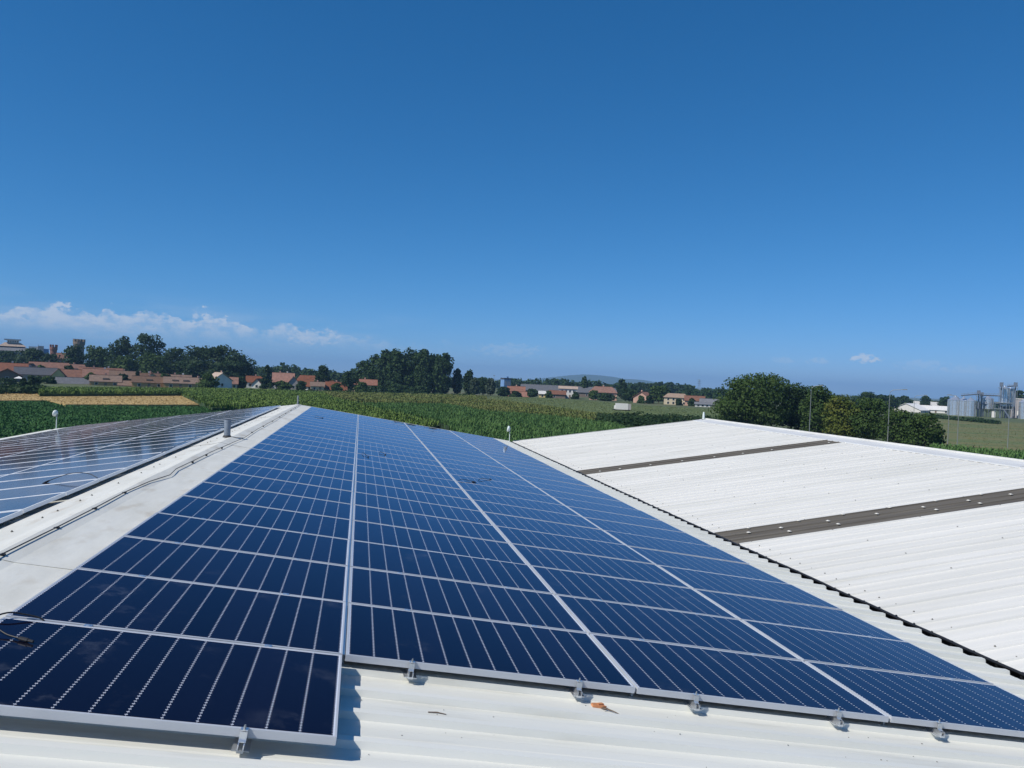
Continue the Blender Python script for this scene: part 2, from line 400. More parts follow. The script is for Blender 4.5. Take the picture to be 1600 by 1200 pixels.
screw_field('roof_screws', lambda u, v, n: W_(u, v, .003), (.55, 1.15, 2.1, 3.1, 4.1, 5.05, 6.0, 7.0, 7.9), [8.68 + .305, 8.68 + .61, 17.83 + .305], M['washer'], .022, .014, .2)
screw_field('roof_screws', lambda u, v, n: W_(u, v, .005), (.7, 1.7, 2.6, 3.6, 4.6, 5.6, 6.6, 7.5), [8.68 + .915, 17.83 + .915], M['washer'], .022, .014, .2)

# ---------------------------------------------------------------- solar panels
PL, PW, PU, PV = 1.80, 1.04, 1.82, 1.06
PITCH = (PL - .034) / 12; STRIP = PITCH - .0020
M['cell'] = cell_mat('mono_cell', True); M['cell_far'] = cell_mat('mono_cell_plain', False)
M['cell_old'] = cell_mat('dusty_cell', False, (.013, .013, .020), (.018, .017, .025), .07, 1.42, .2, (.90, .90, .97))
mb = MB(); fw = .0115
mb.box(0, PL, 0, fw, -.038, 0); mb.box(0, PL, PW - fw, PW, -.038, 0)
mb.box(0, fw, fw, PW - fw, -.038, -.0003); mb.box(PL - fw, PL, fw, PW - fw, -.038, -.0003)
frame_me = mb.mesh('frame', M['alu'])
mb = MB(); fl = .027
mb.box(0, PL, 0, fl, -.038, 0); mb.box(0, PL, PW - fl, PW, -.038, 0); mb.box(0, fw, fl, PW - fl, -.038, -.0003); mb.box(PL - fw, PL, fl, PW - fl, -.038, -.0003)
frame_l = mb.mesh('frame', M['alu_lit'])  # left-slope frame, lips widened to carry the painted sunlit lines
back_me = MB().box(fw, PL - fw, fw, PW - fw, -.007, -.0022).mesh('backsheet', M['back'])
strip_me = MB().box(-STRIP / 2, STRIP / 2, -.502, .502, -.0021, -.0015).mesh('cell_strip', M['cell'])
mb = MB()
for k in range(12):
    x = .017 + PITCH * (k + .5); mb.box(x - STRIP / 2, x + STRIP / 2, PW / 2 - .502, PW / 2 + .502, -.0021, -.0015)
cells_me = mb.mesh('cell_strips', M['cell_far'])
cells_l = mb.mesh('cell_strips', M['cell_old'])
clip_me = MB().box(-.02, .02, -.0185, .0185, -.03, .0012).box(-.008, .008, -.008, .008, .0012, .005).mesh('mid_clamp', M['clampm'])
ORD = ['first', 'second', 'third', 'fourth', 'fifth', 'sixth', 'seventh', 'eighth', 'ninth', 'tenth', 'eleventh', 'twelfth', 'thirteenth',
       'fourteenth', 'fifteenth', 'sixteenth', 'seventeenth', 'eighteenth', 'nineteenth', 'twentieth', 'twenty-first', 'twenty-second',
       'twenty-third', 'twenty-fourth', 'twenty-fifth', 'twenty-sixth', 'twenty-seventh', 'twenty-eighth']
def panel(loc, rot, detailed, label, group, clamps=True, cells=None):
    t = empty('solar_panel', loc, rot); tag(t, label, 'solar panel', group)
    link('frame', frame_l if cells else frame_me, t); link('backsheet', back_me, t)
    if detailed:
        for k in range(12): link('cell_strip', strip_me, t, (.017 + PITCH * (k + .5), PW / 2, 0))
    else: link('cell_strips', cells or cells_me, t)
    if clamps:
        for x in (.42, 1.38): link('mid_clamp', clip_me, t, (x, PW + .01, 0))
    return t
for c in range(4):
    for r in range(26):
        if r == 0 and c: continue
        j = lambda a: random.uniform(-a, a)
        if r == 0: lab = 'solar panel standing out alone in front of all the others'
        else: lab = 'right-slope solar panel, %s column from the ridge, %s full row from the front' % (ORD[c], ORD[r - 1])
        panel(R_(c * PU + j(.002), r * PV, j(.0015)), (j(.002), SL + j(.002), j(.0006)), r < 15, lab, 'solar panels on the right slope', r < 25)
for c in range(4):
    for r in range(27):
        j = lambda a: random.uniform(-a, a)
        lab = 'left-slope solar panel, %s column from the ridge, %s row from the far gable' % (ORD[c], ORD[26 - r])
        panel(L_(.54 + c * PU + PL, -1.03 + r * PV, .08 + j(.0015)), (j(.0012), -SL + j(.0012), 0), False, lab, 'solar panels on the left slope', r < 26, cells_l)

for c in range(1, 4):
    t = empty('mounting_rail', R_(c * PU - .01, PV if c else 0, 0), (0, SL, 0)); tag(t, 'aluminium rail in the gap right of the %s panel column' % ORD[c - 1], 'rail', 'rails in the column gaps')
    MB().box(-.0085, .0085, .06, 25 * PV - .04, -.0745, -.022).build('rail', M['clampm'], t); MB().box(-.0085, .0085, .05, .0595, -.0745, -.023).build('end_cap', M['galv'], t)
# end clamps with their rail stubs along the front edge
def end_clamp(u, v, label):
    t = empty('end_clamp', R_(u, v, RIB), (0, SL, 0)); t.scale = (.8, .8, 1); tag(t, label, 'clamp', 'clamps on the front edge')
    MB().box(-.018, .018, -.075, .10, .0005, .012).box(-.018, -.012, -.075, .10, .012, .036).box(.012, .018, -.075, .10, .012, .036).box(-.048, -.018, -.055, .09, .0005, .005).box(.018, .048, -.055, .09, .0005, .005).build('rail_stub', M['clampm'], t)
    MB().box(-.02, .02, -.032, -.028, .037, .079).box(-.02, .02, -.028, .008, .0815, .0855).box(-.02, .02, -.048, -.028, .037, .041).build('clamp', M['clampm'], t)
    b = MB().lathe([(.007, .030), (.007, .098), (.0045, .098), (.0045, .104)], 8, 0, (0, -.012, 0)).build('bolt', M['galv'], t)
    return t
end_clamp(1.40, 0, 'clamp on the front edge of the lone front panel')
for k, u in enumerate((2.21, 3.25, 4.03, 5.05, 5.82)):
    end_clamp(u, PV, ('clamp on the front panel row, nearest the lone front panel', 'clamp on the front panel row, beside the orange tile shard',
                      'clamp on the front panel row, third from the left', 'clamp on the front panel row, fourth from the left', 'rightmost clamp on the front panel row')[k])

# loose connector leads lying on the glass
def lead(pts, label, ends=(0, 1)):
    pts = [Vector(p) for p in pts]; base = pts[0].copy()
    fine = []
    for i in range(len(pts) - 1):
        p0, p1, p2, p3 = pts[max(i - 1, 0)], pts[i], pts[i + 1], pts[min(i + 2, len(pts) - 1)]
        for k in range(5):
            t = k / 5; fine.append(.5 * ((2 * p1) + (p2 - p0) * t + (2 * p0 - 5 * p1 + 4 * p2 - p3) * t * t + (3 * p1 - p0 - 3 * p2 + p3) * t ** 3) - base)
    fine.append(pts[-1] - base)
    t = empty('panel_cable', base); tag(t, label, 'cable', 'loose panel cables')
    MB().tube(fine, .0045, 6).build('lead', M['black'], t, smooth=True)
    d = (fine[-1] - fine[-3]).normalized(); e = fine[-1]
    MB().tube([e - d * .01, e, e + d * .045, e + d * .047, e + d * .075], [.006, .010, .011, .008, .007], 8).build('connector', M['black'], t)
    return t
lead([R_(-.04, .70, .02), R_(.04, .79, .03), R_(.13, .76, .012), R_(.20, .735, .010)], 'black lead with connector on the lone front panel')
lead([R_(-.06, .95, .0), R_(.02, 1.02, .03), R_(.10, 1.05, .022), R_(.18, 1.06, .006), R_(.2, 1.045, -.02)], 'black lead arching over the gap behind the lone front panel', ())
lead([R_(.45, 21.9, .02), R_(.52, 22.0, .03), R_(.6, 21.8, .02), R_(.68, 21.9, .012)], 'black lead far up the first column beside the ridge')
lead([R_(1.93, 12.85, .01), R_(1.97, 12.6, .035), R_(2.0, 12.5, .02), R_(2.05, 12.3, .013)], 'looped black lead beside the gap of the first two columns')
lead([R_(2.30, 13.4, .01), R_(2.33, 13.5, .03), R_(2.38, 13.42, .02), R_(2.42, 13.3, .013)], 'short black lead in the second column, right of a looped lead')
lead([R_(3.70, 10.7, .005), R_(3.78, 10.78, .03), R_(3.88, 10.86, .02), R_(3.98, 10.85, .013)], 'black lead just right of the gap of the second and third columns')
lead([R_(4.16, 11.25, .005), R_(4.25, 11.45, .03), R_(4.36, 11.6, .02), R_(4.46, 11.72, .013)], 'black lead in the third column, right of its neighbour')
lead([L_(.55, 6.36, .09), L_(.68, 6.45, .15), L_(.90, 6.6, .16), L_(1.10, 6.68, .12), L_(1.18, 6.64, .095)], 'black lead arching over the near edge of the left panels')
lead([L_(.54, 9.3, .092), L_(.58, 10.6, .10), L_(.62, 12.0, .105), L_(.60, 13.6, .10), L_(.56, 15.0, .092)], 'long black lead lying along the edge of the left panels')

# lightning conductor on the ridge
cp = [(-.53, -3), (-.535, 0), (-.55, 2.38), (-.54, 3.34), (-.54, 4.26), (-.55, 5.22), (-.52, 6.06), (-.45, 6.75), (-.50, 7.31), (-.48, 8.5), (-.47, 9.64), (-.42, 11.4), (-.38, 12.5), (-.42, 15), (-.42, 18.7), (-.45, 22), (-.47, 25), (-.5, 28.6)]
wire = empty('ridge_wire', R_(-.53, -3, RIB)); tag(wire, 'thin dark wire clipped along the pale ridge cap', 'wire')
wb = Vector(wire.location)
MB().tube([R_(u, v, RIB + .036) - wb for u, v in cp], .005, 6).build('wire', M['void'], wire, smooth=True)
for u, v in cp[2:6] + [(-.53, .9), (-.535, 1.6)] + [(-.47, 8.2), (-.47, 9.2), (-.44, 10.4), (-.42, 14), (-.42, 16), (-.42, 18), (-.44, 20), (-.45, 22), (-.46, 24), (-.48, 26)]:
    p = R_(u, v, RIB) - wb
    MB().tube([p + NR * .012, p + NR * .04], [.016, .009], 6).box(p.x - .02, p.x + .02, p.y - .014, p.y + .014, p.z + .024, p.z + .034).build('clip', M['void'], wire)
MB().tube([R_(-.63, 12.42, RIB + .03) - wb, R_(-.5, 12.40, RIB + .028) - wb, R_(-.38, 12.5, RIB + .036) - wb], .0065, 6).build('branch', M['void'], wire)

# pipes and small lamps on the roof
vp = empty('vent_pipe', R_(-.68, 12.42, RIB)); tag(vp, 'grey vent pipe standing on the ridge cap beside the left panels', 'pipe')
MB().lathe([(.062, 0), (.062, .345), (.054, .345), (.054, .26)], 18).build('tube', M['pvc'], vp, smooth=False)
MB().lathe([(.085, .004), (.08, .02), (.066, .045), (.0635, .045)], 18).build('collar', M['void'], vp)
MB().lathe([(.064, .300), (.066, .302), (.066, .322), (.064, .324)], 18).build('band', M['pvc'], vp)
rm = empty('ridge_mast', R_(-.60, 28.75, RIB)); tag(rm, 'short grey post at the far end of the panelled ridge', 'post')
MB().lathe([(.03, 0), (.03, .36), (.02, .37)], 12).build('post', M['galv'], rm); MB().box(-.07, .07, -.07, .07, .018, .03).build('foot_plate', M['galv'], rm)
rm = empty('ridge_mast', (WRIDGE.x - .05, 28.7, WRIDGE.z)); tag(rm, 'short tapered pale post on the far corner of the white ridge', 'post')
MB().lathe([(.055, .02), (.05, .2), (.032, .34), (.01, .35)], 10).build('post', M['lampw'], rm); MB().box(-.08, .08, -.08, .08, .012, .026).build('foot_plate', M['galv'], rm)
def pole_lamp(p, label, h, yaw):
    t = empty('pole_lamp', p, (0, 0, yaw)); tag(t, label, 'lamp')
    MB().tube([(0, 0, -.05), (0, 0, h)], .016, 8).build('pole', M['lampw'], t)
    hd = MB().lathe([(.02, -.02), (.075, 0), (.115, .035), (.128, .075), (.12, .10), (.09, .112), (.02, .115)], 18)
    head = hd.build('lamp_head', M['lampw'], t, (0, 0, h + .11), (0, rad(-78), 0), smooth=True)
    MB().box(-.02, .02, -.03, .03, h - .02, h + .10).build('bracket', M['galv'], t)
    MB().box(-.05, .05, -.05, .05, -.06, -.02).build('foot_plate', M['galv'], t)
    return t
e = CREST + UL * (LE - .1)
pole_lamp((e.x - .05, 28.9, e.z), 'small white round-headed lamp at the far left roof corner', .46, rad(-15))
pole_lamp((VAL.x - .12, 28.75, VAL.z), 'small pale round-headed lamp at the far end of the valley gutter', .42, rad(-10))
# debris on the near sheets
def on_roof(u, v, n=0): return R_(u, v, RIB - .036 + n)
t = MB()
t.prism([(-.042, -.02, 0), (.015, -.03, 0), (.048, -.02, 0), (.033, -.003, 0), (.042, .014, 0), (.008, .027, 0), (-.038, .02, 0)], (.003, .002, .011))
t.prism([(.0, -.009, .011), (.037, -.006, .012), (.03, .013, .012), (.004, .011, .011)], (.0, 0, .008))
tag(t.build('tile_shard', M['tile_bit'], None, on_roof(3.37, .985, .004), (0, SL, .1)), 'broken orange tile shard below the front panel row', 'tile')
tag(MB().tube([(-.05, .03, .006), (-.02, .01, .012), (.02, -.012, .009), (.055, -.05, .006)], [.004, .005, .003, .002], 6).tube([(-.02, .01, .012), (-.045, -.006, .01)], [.004, .002], 5).build('twig', M['twig'], None, on_roof(3.43, .92, .003), (0, SL, 0)), 'forked dry twig just below the orange tile shard', 'twig')
tag(MB().tube([(-.05, .0, .004), (0, .004, .006), (.05, -.006, .004)], [.003, .0035, .002], 5).build('twig', M['twig'], None, on_roof(2.34, .64, .003), (0, SL, 0)), 'straight dry twig near the lone front panel', 'twig')
def pebble(u, v, s, label):
    mb = MB(); n = 7; vs = []
    for i, (r, z) in enumerate(((.5, 0), (1, .25), (.85, .65), (.35, .95))):
        vs += [(r * s * math.cos(6.28 * k / n) * random.uniform(.75, 1.2), r * s * math.sin(6.28 * k / n) * random.uniform(.75, 1.2), z * s) for k in range(n)]
    mb.add(vs, [(i * n + k, i * n + (k + 1) % n, (i + 1) * n + (k + 1) % n, (i + 1) * n + k) for i in range(3) for k in range(n)] + [tuple(range(n))[::-1], tuple(range(3 * n, 4 * n))])
    tag(mb.build('pebble', M['stone'], None, on_roof(u, v, .002), (0, SL, random.random())), label, 'pebble')
pebble(3.04, .545, .022, 'grey pebble on the bare sheets below the tile shard')
pebble(4.79, .54, .020, 'grey pebble at the bottom edge, right of the middle')
mb = MB()
for k in range(150):
    u, v = random.uniform(1.9, 6.2), random.uniform(-1.2, 1.0); s_ = random.uniform(.0015, .004)
    p = on_roof(u, v, .003); mb.box(p.x - s_ * random.uniform(.8, 2), p.x + s_, p.y - s_, p.y + s_, p.z, p.z + s_)
tag(mb.build('roof_grit', M['stone']), 'fine dark grit strewn over the near roof sheets', 'grit', kind='stuff')

# ---------------------------------------------------------------- ground and fields
M['ground'] = mat('grassland', (.060, .085, .026), .95, col2=(.085, .10, .035), scale=.02, detail=6, col3=(.12, .11, .055), scale3=.006, lo3=.5, hi3=.7)
M['yard'] = mat('gravel_yard', (.36, .33, .28), .95, col2=(.28, .26, .22), scale=.4)
M['wheat'] = mat('ripe_wheat', (.43, .31, .125), .95, col2=(.36, .245, .095), scale=.16, stretch=(.5, 3, 1), detail=6, col3=(.26, .19, .08), scale3=.09, lo3=.6, hi3=.8, bump=.6, bscale=3)
def crop_mat(name, a, b, c, sc1=.12):
    return mat(name, a, .75, col2=b, scale=sc1, detail=5, lo=.38, hi=.62, col3=c, scale3=1.7, lo3=.5, hi3=.75, spec=.3)
M['soy'] = crop_mat('dark_crop', (.028, .100, .024), (.040, .122, .028), (.062, .145, .036))
M['soy_core'] = mat('dark_crop_shade', (.018, .060, .016), .95)  # crop cores, here and below: shade among the leaves painted dark green
M['corn'] = crop_mat('corn_leaves', (.050, .122, .030), (.076, .156, .038), (.128, .198, .058))
M['corn_core'] = mat('corn_shade', (.018, .042, .014), .95)
M['cornb'] = crop_mat('bright_corn_leaves', (.085, .152, .026), (.118, .184, .032), (.165, .215, .050))
M['cornb_core'] = mat('bright_corn_shade', (.026, .055, .014), .95)
M['corny'] = crop_mat('tasselled_corn', (.100, .145, .034), (.150, .165, .045), (.21, .195, .066))
M['corny_core'] = mat('tasselled_corn_shade', (.045, .065, .020), .95)
M['olive'] = mat('olive_meadow', (.090, .125, .034), .9, col2=(.125, .150, .044), scale=.05, stretch=(.3, 2.2, 1), detail=6, rot=(0, 0, .25), col3=(.060, .100, .026), scale3=.11, lo3=.5, hi3=.7)
M['brownf'] = mat('yellowing_soy', (.150, .132, .046), .9, col2=(.105, .130, .040), scale=.03, stretch=(.4, 2.6, 1), detail=6, rot=(0, 0, .7), col3=(.075, .115, .030), scale3=.05, lo3=.52, hi3=.66)

R0 = 14000
gm = MB(); n = 48
gm.add([(0, 0, 0)] + [(60 * math.cos(6.2832 * k / n), 60 * math.sin(6.2832 * k / n), 0) for k in range(n)] + [(R0 * math.cos(6.2832 * k / n), R0 * math.sin(6.2832 * k / n), 0) for k in range(n)],
       [(0, 1 + k, 1 + (k + 1) % n) for k in range(n)] + [(1 + k, 1 + n + k, 1 + n + (k + 1) % n, 1 + (k + 1) % n) for k in range(n)])
tag(gm.build('ground', M['ground']), kind='structure')
tag(MB().box(-16, 42, -24, 36, -.1, .012).build('yard', M['yard']), kind='structure')

def inside(P, poly):
    x, y = P[:, 0], P[:, 1]; r = np.zeros(len(P), bool); j = len(poly) - 1
    for i in range(len(poly)):
        xi, yi = poly[i]; xj, yj = poly[j]
        c = ((yi > y) != (yj > y)) & (x < (xj - xi) * (y - yi) / (yj - yi + 1e-9) + xi); r ^= c; j = i
    return r
def blades(P, h, w, k, lean, hv=.25):
    """k upright bent leaf blades at every point of P: two quads each"""
    n = len(P) * k; B = np.repeat(P, k, axis=0); a = rng.uniform(0, 2 * np.pi, n)
    d = np.c_[np.cos(a), np.sin(a)]; s = np.c_[-d[:, 1], d[:, 0]] * w * .5 * rng.uniform(.7, 1.3, (n, 1))
    hh = h * rng.uniform(1 - hv, 1 + hv * .5, n); z0 = B[:, 2]; l = lean * rng.uniform(.5, 1.5, n)
    base = B[:, :2] + rng.normal(0, .12, (n, 2))
    V = np.zeros((n, 6, 3))
    V[:, 0, :2] = base - s * .8; V[:, 1, :2] = base + s * .8; V[:, 0, 2] = V[:, 1, 2] = z0 + hh * .45
    V[:, 2, :2] = base - s + d * (l * .35)[:, None]; V[:, 3, :2] = base + s + d * (l * .35)[:, None]; V[:, 2, 2] = V[:, 3, 2] = z0 + hh * .93
    V[:, 4, :2] = base - s * .25 + d * l[:, None]; V[:, 5, :2] = base + s * .25 + d * l[:, None]; V[:, 4, 2] = V[:, 5, 2] = z0 + hh * rng.uniform(.75, 1.08, n)
    i = np.arange(n)[:, None] * 6
    Q = np.concatenate([i + np.array([[0, 1, 3, 2]]), i + np.array([[2, 3, 5, 4]])])
    return V.reshape(-1, 3), Q
def field(name, px, h, mleaf, mcore, dens, label, cat, bw=.22, k=3, lean=.5, rows=None, core=.62, ztop=None, hv=.25):
    poly = [on(x, y, h if ztop is None else ztop) for x, y in px]; poly = [(p.x, p.y) for p in poly]
    A = abs(sum(poly[i][0] * poly[(i + 1) % len(poly)][1] - poly[(i + 1) % len(poly)][0] * poly[i][1] for i in range(len(poly)))) / 2
    xs, ys = [p[0] for p in poly], [p[1] for p in poly]
    n = int(min(dens * A, 42000) * (max(xs) - min(xs)) * (max(ys) - min(ys)) / A)
    P = np.c_[rng.uniform(min(xs), max(xs), n), rng.uniform(min(ys), max(ys), n), np.zeros(n)]
    if rows:
        a, sp = rows; ca, sa = math.cos(a), math.sin(a); u = P[:, 0] * ca + P[:, 1] * sa; v = -P[:, 0] * sa + P[:, 1] * ca
        v = np.round(v / sp) * sp + rng.normal(0, sp * .07, n); P[:, 0] = u * ca - v * sa; P[:, 1] = u * sa + v * ca
    P = P[inside(P, poly)]
    V, Q = blades(P, h, bw, k, lean, hv); mi = np.zeros(len(Q), int)
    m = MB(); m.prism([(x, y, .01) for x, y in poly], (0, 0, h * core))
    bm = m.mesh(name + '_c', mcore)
    bv = np.array([v.co[:] for v in bm.vertices])
    me = bpy.data.meshes.new(name)
    faces = (Q).tolist() + [[i + len(V) for i in p.vertices] for p in bm.polygons]
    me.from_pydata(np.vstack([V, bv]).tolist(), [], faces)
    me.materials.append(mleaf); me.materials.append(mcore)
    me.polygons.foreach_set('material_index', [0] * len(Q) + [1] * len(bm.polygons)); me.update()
    bpy.data.meshes.remove(bm)
    return tag(link(name, me), label, cat, kind='stuff')
def flat(name, px, z, m):
    poly = [on(x, y, z) for x, y in px]
    mb = MB(); mb.poly([(p.x, p.y, z) for p in poly][::-1]); o = mb.build(name, m)
    if o.data.polygons[0].normal.z < 0: o.data.flip_normals()
    return tag(o, kind='structure')
# left: dark low crop, wheat, a strip of bright corn behind it
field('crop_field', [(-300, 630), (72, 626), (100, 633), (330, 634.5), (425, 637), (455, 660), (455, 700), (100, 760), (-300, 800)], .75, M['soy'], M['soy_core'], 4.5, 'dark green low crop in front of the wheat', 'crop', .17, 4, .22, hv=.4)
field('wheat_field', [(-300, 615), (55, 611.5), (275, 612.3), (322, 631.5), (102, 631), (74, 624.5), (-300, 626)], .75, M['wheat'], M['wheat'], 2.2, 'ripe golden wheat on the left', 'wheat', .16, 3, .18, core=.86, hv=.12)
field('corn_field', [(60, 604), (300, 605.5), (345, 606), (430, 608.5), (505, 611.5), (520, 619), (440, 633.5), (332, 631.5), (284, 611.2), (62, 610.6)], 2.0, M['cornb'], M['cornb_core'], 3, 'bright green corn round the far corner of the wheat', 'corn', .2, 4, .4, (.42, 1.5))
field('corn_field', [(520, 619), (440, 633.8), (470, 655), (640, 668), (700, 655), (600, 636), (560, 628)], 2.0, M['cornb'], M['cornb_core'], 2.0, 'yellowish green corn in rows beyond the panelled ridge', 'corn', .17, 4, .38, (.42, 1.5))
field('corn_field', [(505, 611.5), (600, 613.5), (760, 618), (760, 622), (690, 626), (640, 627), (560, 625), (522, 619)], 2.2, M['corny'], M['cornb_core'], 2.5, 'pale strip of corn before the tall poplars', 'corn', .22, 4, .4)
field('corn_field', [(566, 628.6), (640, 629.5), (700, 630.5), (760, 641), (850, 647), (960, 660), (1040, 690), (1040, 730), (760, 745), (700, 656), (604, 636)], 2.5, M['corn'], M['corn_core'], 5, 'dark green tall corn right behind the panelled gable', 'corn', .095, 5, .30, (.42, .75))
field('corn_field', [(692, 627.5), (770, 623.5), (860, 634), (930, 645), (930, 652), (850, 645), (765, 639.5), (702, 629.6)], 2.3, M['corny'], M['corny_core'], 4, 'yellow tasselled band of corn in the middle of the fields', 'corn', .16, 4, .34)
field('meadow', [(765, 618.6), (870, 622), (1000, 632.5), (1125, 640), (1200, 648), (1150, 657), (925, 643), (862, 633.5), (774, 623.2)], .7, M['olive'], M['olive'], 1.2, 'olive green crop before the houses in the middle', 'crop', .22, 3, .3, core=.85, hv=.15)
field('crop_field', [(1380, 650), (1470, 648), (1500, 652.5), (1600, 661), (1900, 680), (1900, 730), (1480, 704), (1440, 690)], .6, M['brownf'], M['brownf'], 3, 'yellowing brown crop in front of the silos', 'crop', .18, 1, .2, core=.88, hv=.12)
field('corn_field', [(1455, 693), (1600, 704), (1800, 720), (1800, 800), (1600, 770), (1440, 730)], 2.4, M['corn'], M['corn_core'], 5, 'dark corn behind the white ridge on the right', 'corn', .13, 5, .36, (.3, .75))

# ---------------------------------------------------------------- vegetation
def leaf_mat(name, a, b, c, sc1=.35):
    m = mat(name, a, .7, col2=b, scale=sc1, detail=4, lo=.36, hi=.64, col3=c, scale3=1.3, lo3=.56, hi3=.8, spec=.25)
    nt = m.node_tree; bs = nt.nodes['Principled BSDF']
    tr = nt.nodes.new('ShaderNodeBsdfTranslucent'); mx = nt.nodes.new('ShaderNodeMixShader'); mx.inputs[0].default_value = .32
    src = bs.inputs['Base Color'].links[0].from_socket; nt.links.new(src, tr.inputs[0])
    nt.links.new(bs.outputs[0], mx.inputs[1]); nt.links.new(tr.outputs[0], mx.inputs[2])
    nt.links.new(mx.outputs[0], nt.nodes['Material Output'].inputs[0]); return m
M['leaf_dark'] = leaf_mat('dark_foliage', (.020, .048, .014), (.034, .068, .019), (.058, .096, .028))
M['leaf'] = leaf_mat('foliage', (.038, .078, .016), (.062, .108, .022), (.100, .140, .034))
M['leaf_yel'] = leaf_mat('yellowing_foliage', (.085, .125, .019), (.135, .145, .022), (.060, .11, .020))
M['leaf_pale'] = leaf_mat('willow_foliage', (.050, .080, .045), (.070, .10, .058), (.09, .12, .075))
M['leaf_pop'] = leaf_mat('poplar_foliage', (.026, .062, .017), (.046, .086, .024), (.074, .115, .036))
M['bark'] = mat('bark', (.075, .058, .042), .95, col2=(.11, .09, .07), scale=3, stretch=(1, 1, .2), coords='OBJ')

def leaves(C, Rr, n, size, flat_=.35, shell=.55):
    """n leaf clumps in lobes (centre C, radii Rr): random quads, mostly in the outer shell"""
    w = (Rr[:, 0] * Rr[:, 1] * Rr[:, 2]) ** .67; idx = rng.choice(len(C), n, p=w / w.sum())
    d = rng.normal(size=(n, 3)); d /= np.linalg.norm(d, axis=1)[:, None]
    r = shell + (1.02 - shell) * rng.random(n) ** .6; r *= rng.uniform(.9, 1.12, n)
    P = C[idx] + d * r[:, None] * Rr[idx]
    nn = d * .9 + rng.normal(0, .6, (n, 3)); nn[:, 2] += flat_; nn /= np.linalg.norm(nn, axis=1)[:, None]
    t = np.cross(nn, rng.normal(size=(n, 3))); t /= np.linalg.norm(t, axis=1)[:, None] + 1e-9; b = np.cross(nn, t)
    s = size * rng.uniform(.55, 1.25, (n, 1)); asp = rng.uniform(.6, 1.0, (n, 1))
    V = np.stack([P - t * s, P - b * s * asp + nn * s * .15, P + t * s, P + b * s * asp - nn * s * .1], 1)
    return V.reshape(-1, 3), np.arange(n * 4).reshape(n, 4)
def lobes(kind, n):
    """unit crown between z = 0 and 1, radius .5"""
    C, Rr = [], []
    if kind == 'round':
        for _ in range(n):
            a, z = rng.uniform(0, 6.28), rng.uniform(.16, .90); q = math.sqrt(max(.05, 1 - ((z - .45) / .52) ** 2))
            rr = rng.uniform(.25, .95) * .36 * q; s = rng.uniform(.10, .17)
            C.append((rr * math.cos(a), rr * math.sin(a), z)); Rr.append((s, s, s * rng.uniform(.65, .85)))
        C.append((0, 0, .48)); Rr.append((.37, .37, .42)); C.append((0, 0, .3)); Rr.append((.36, .36, .28))
    elif kind == 'poplar':
        for _ in range(n):
            a, z = rng.uniform(0, 6.28), rng.uniform(.06, .94); q = (1 - abs((z - .5) / .52) ** 2.6)
            rr = rng.uniform(.3, .95) * .36 * max(.12, q); s = rng.uniform(.09, .15)
            C.append((rr * math.cos(a), rr * math.sin(a), z)); Rr.append((s, s, s * .75))
        C.append((0, 0, .50)); Rr.append((.33, .33, .44)); C.append((0, 0, .25)); Rr.append((.33, .33, .25))
    elif kind == 'cone':
        for _ in range(n):
            a, z = rng.uniform(0, 6.28), rng.uniform(.02, .95); q = (1 - z) * .9 + .06
            rr = rng.uniform(.4, .95) * .42 * q; s = .05 + .09 * q
            C.append((rr * math.cos(a), rr * math.sin(a), z)); Rr.append((s, s, s * .5))
        C.append((0, 0, .3)); Rr.append((.2, .2, .34))
    else:   # bush
        for _ in range(n):
            a, z = rng.uniform(0, 6.28), rng.uniform(.0, .82); rr = rng.uniform(.1, .9) * .38 * math.sqrt(max(.1, 1 - (z / .95) ** 2)); s = rng.uniform(.12, .19)
            C.append((rr * math.cos(a), rr * math.sin(a), z)); Rr.append((s, s, s * .8))
        C.append((0, 0, .3)); Rr.append((.32, .32, .36))
    return np.array(C), np.array(Rr)
CROWN, TRUNK = {}, {}
def crown_mesh(kind, leafm, var, H, Wd, low, n, size):
    key = (kind, leafm, var, round(H / 3), round(Wd / 3), n)
    C, Rr = lobes(kind, {'round': 46, 'poplar': 40, 'cone': 50}.get(kind, 24))
    z0 = H * low; C = C * np.array([Wd, Wd, H - z0]) + np.array([0, 0, z0]); Rr = Rr * np.array([Wd, Wd, (H - z0)])
    V, Q = leaves(C, Rr, n, size)
    return np_mesh('crown', V, Q, M[leafm]), C
def trunk_mesh(H, low, C, r):
    mb = MB(); top = H * (low + (1 - low) * .6)
    mb.tube([(0, 0, -.1), (r * .1, 0, H * low * .6), (r * .3, r * .2, H * low + .1), (r * .2, -r * .2, top)], [r * 1.25, r, r * .8, r * .2], 7)
    for p in C[rng.choice(len(C), 7, replace=False)]:
        z = H * low * rng.uniform(.75, 1.15) + .2
        mb.tube([(0, 0, z), (p[0] * .5, p[1] * .5, z + (p[2] - z) * .6), tuple(p * np.array([.9, .9, 1]))], [r * .5, r * .32, r * .08], 5)
    return mb.mesh('trunk', M['bark'])
def tree(name, label, cat, px, D, top, width_px, kind='round', leafm='leaf', low=.16, n=4200, size=None, group=None, base=None):
    """top: picture row of the crown's top; width in picture pixels"""
    p = foot(px, D); H = pix(px, top - 2, D).z; Wd = width_px * D / F * {'round': 1.18, 'poplar': 1.62, 'cone': 1.25}.get(kind, 1.2)
    if size is None: size = max(.22, .00155 * D)
    n = int(min(14000, max(1200, 2.0 * (Wd * H * 2.4 + Wd * Wd) / (size * size) * .5)))
    cm, C = crown_mesh(kind, leafm, 0, H, Wd, low, n, size)
    t = empty(name, p, (0, 0, rng.uniform(0, 6.28))); tag(t, label, cat, group)
    link('crown', cm, t); link('trunk', trunk_mesh(H, low, C, max(.09, .018 * H)), t)
    return t
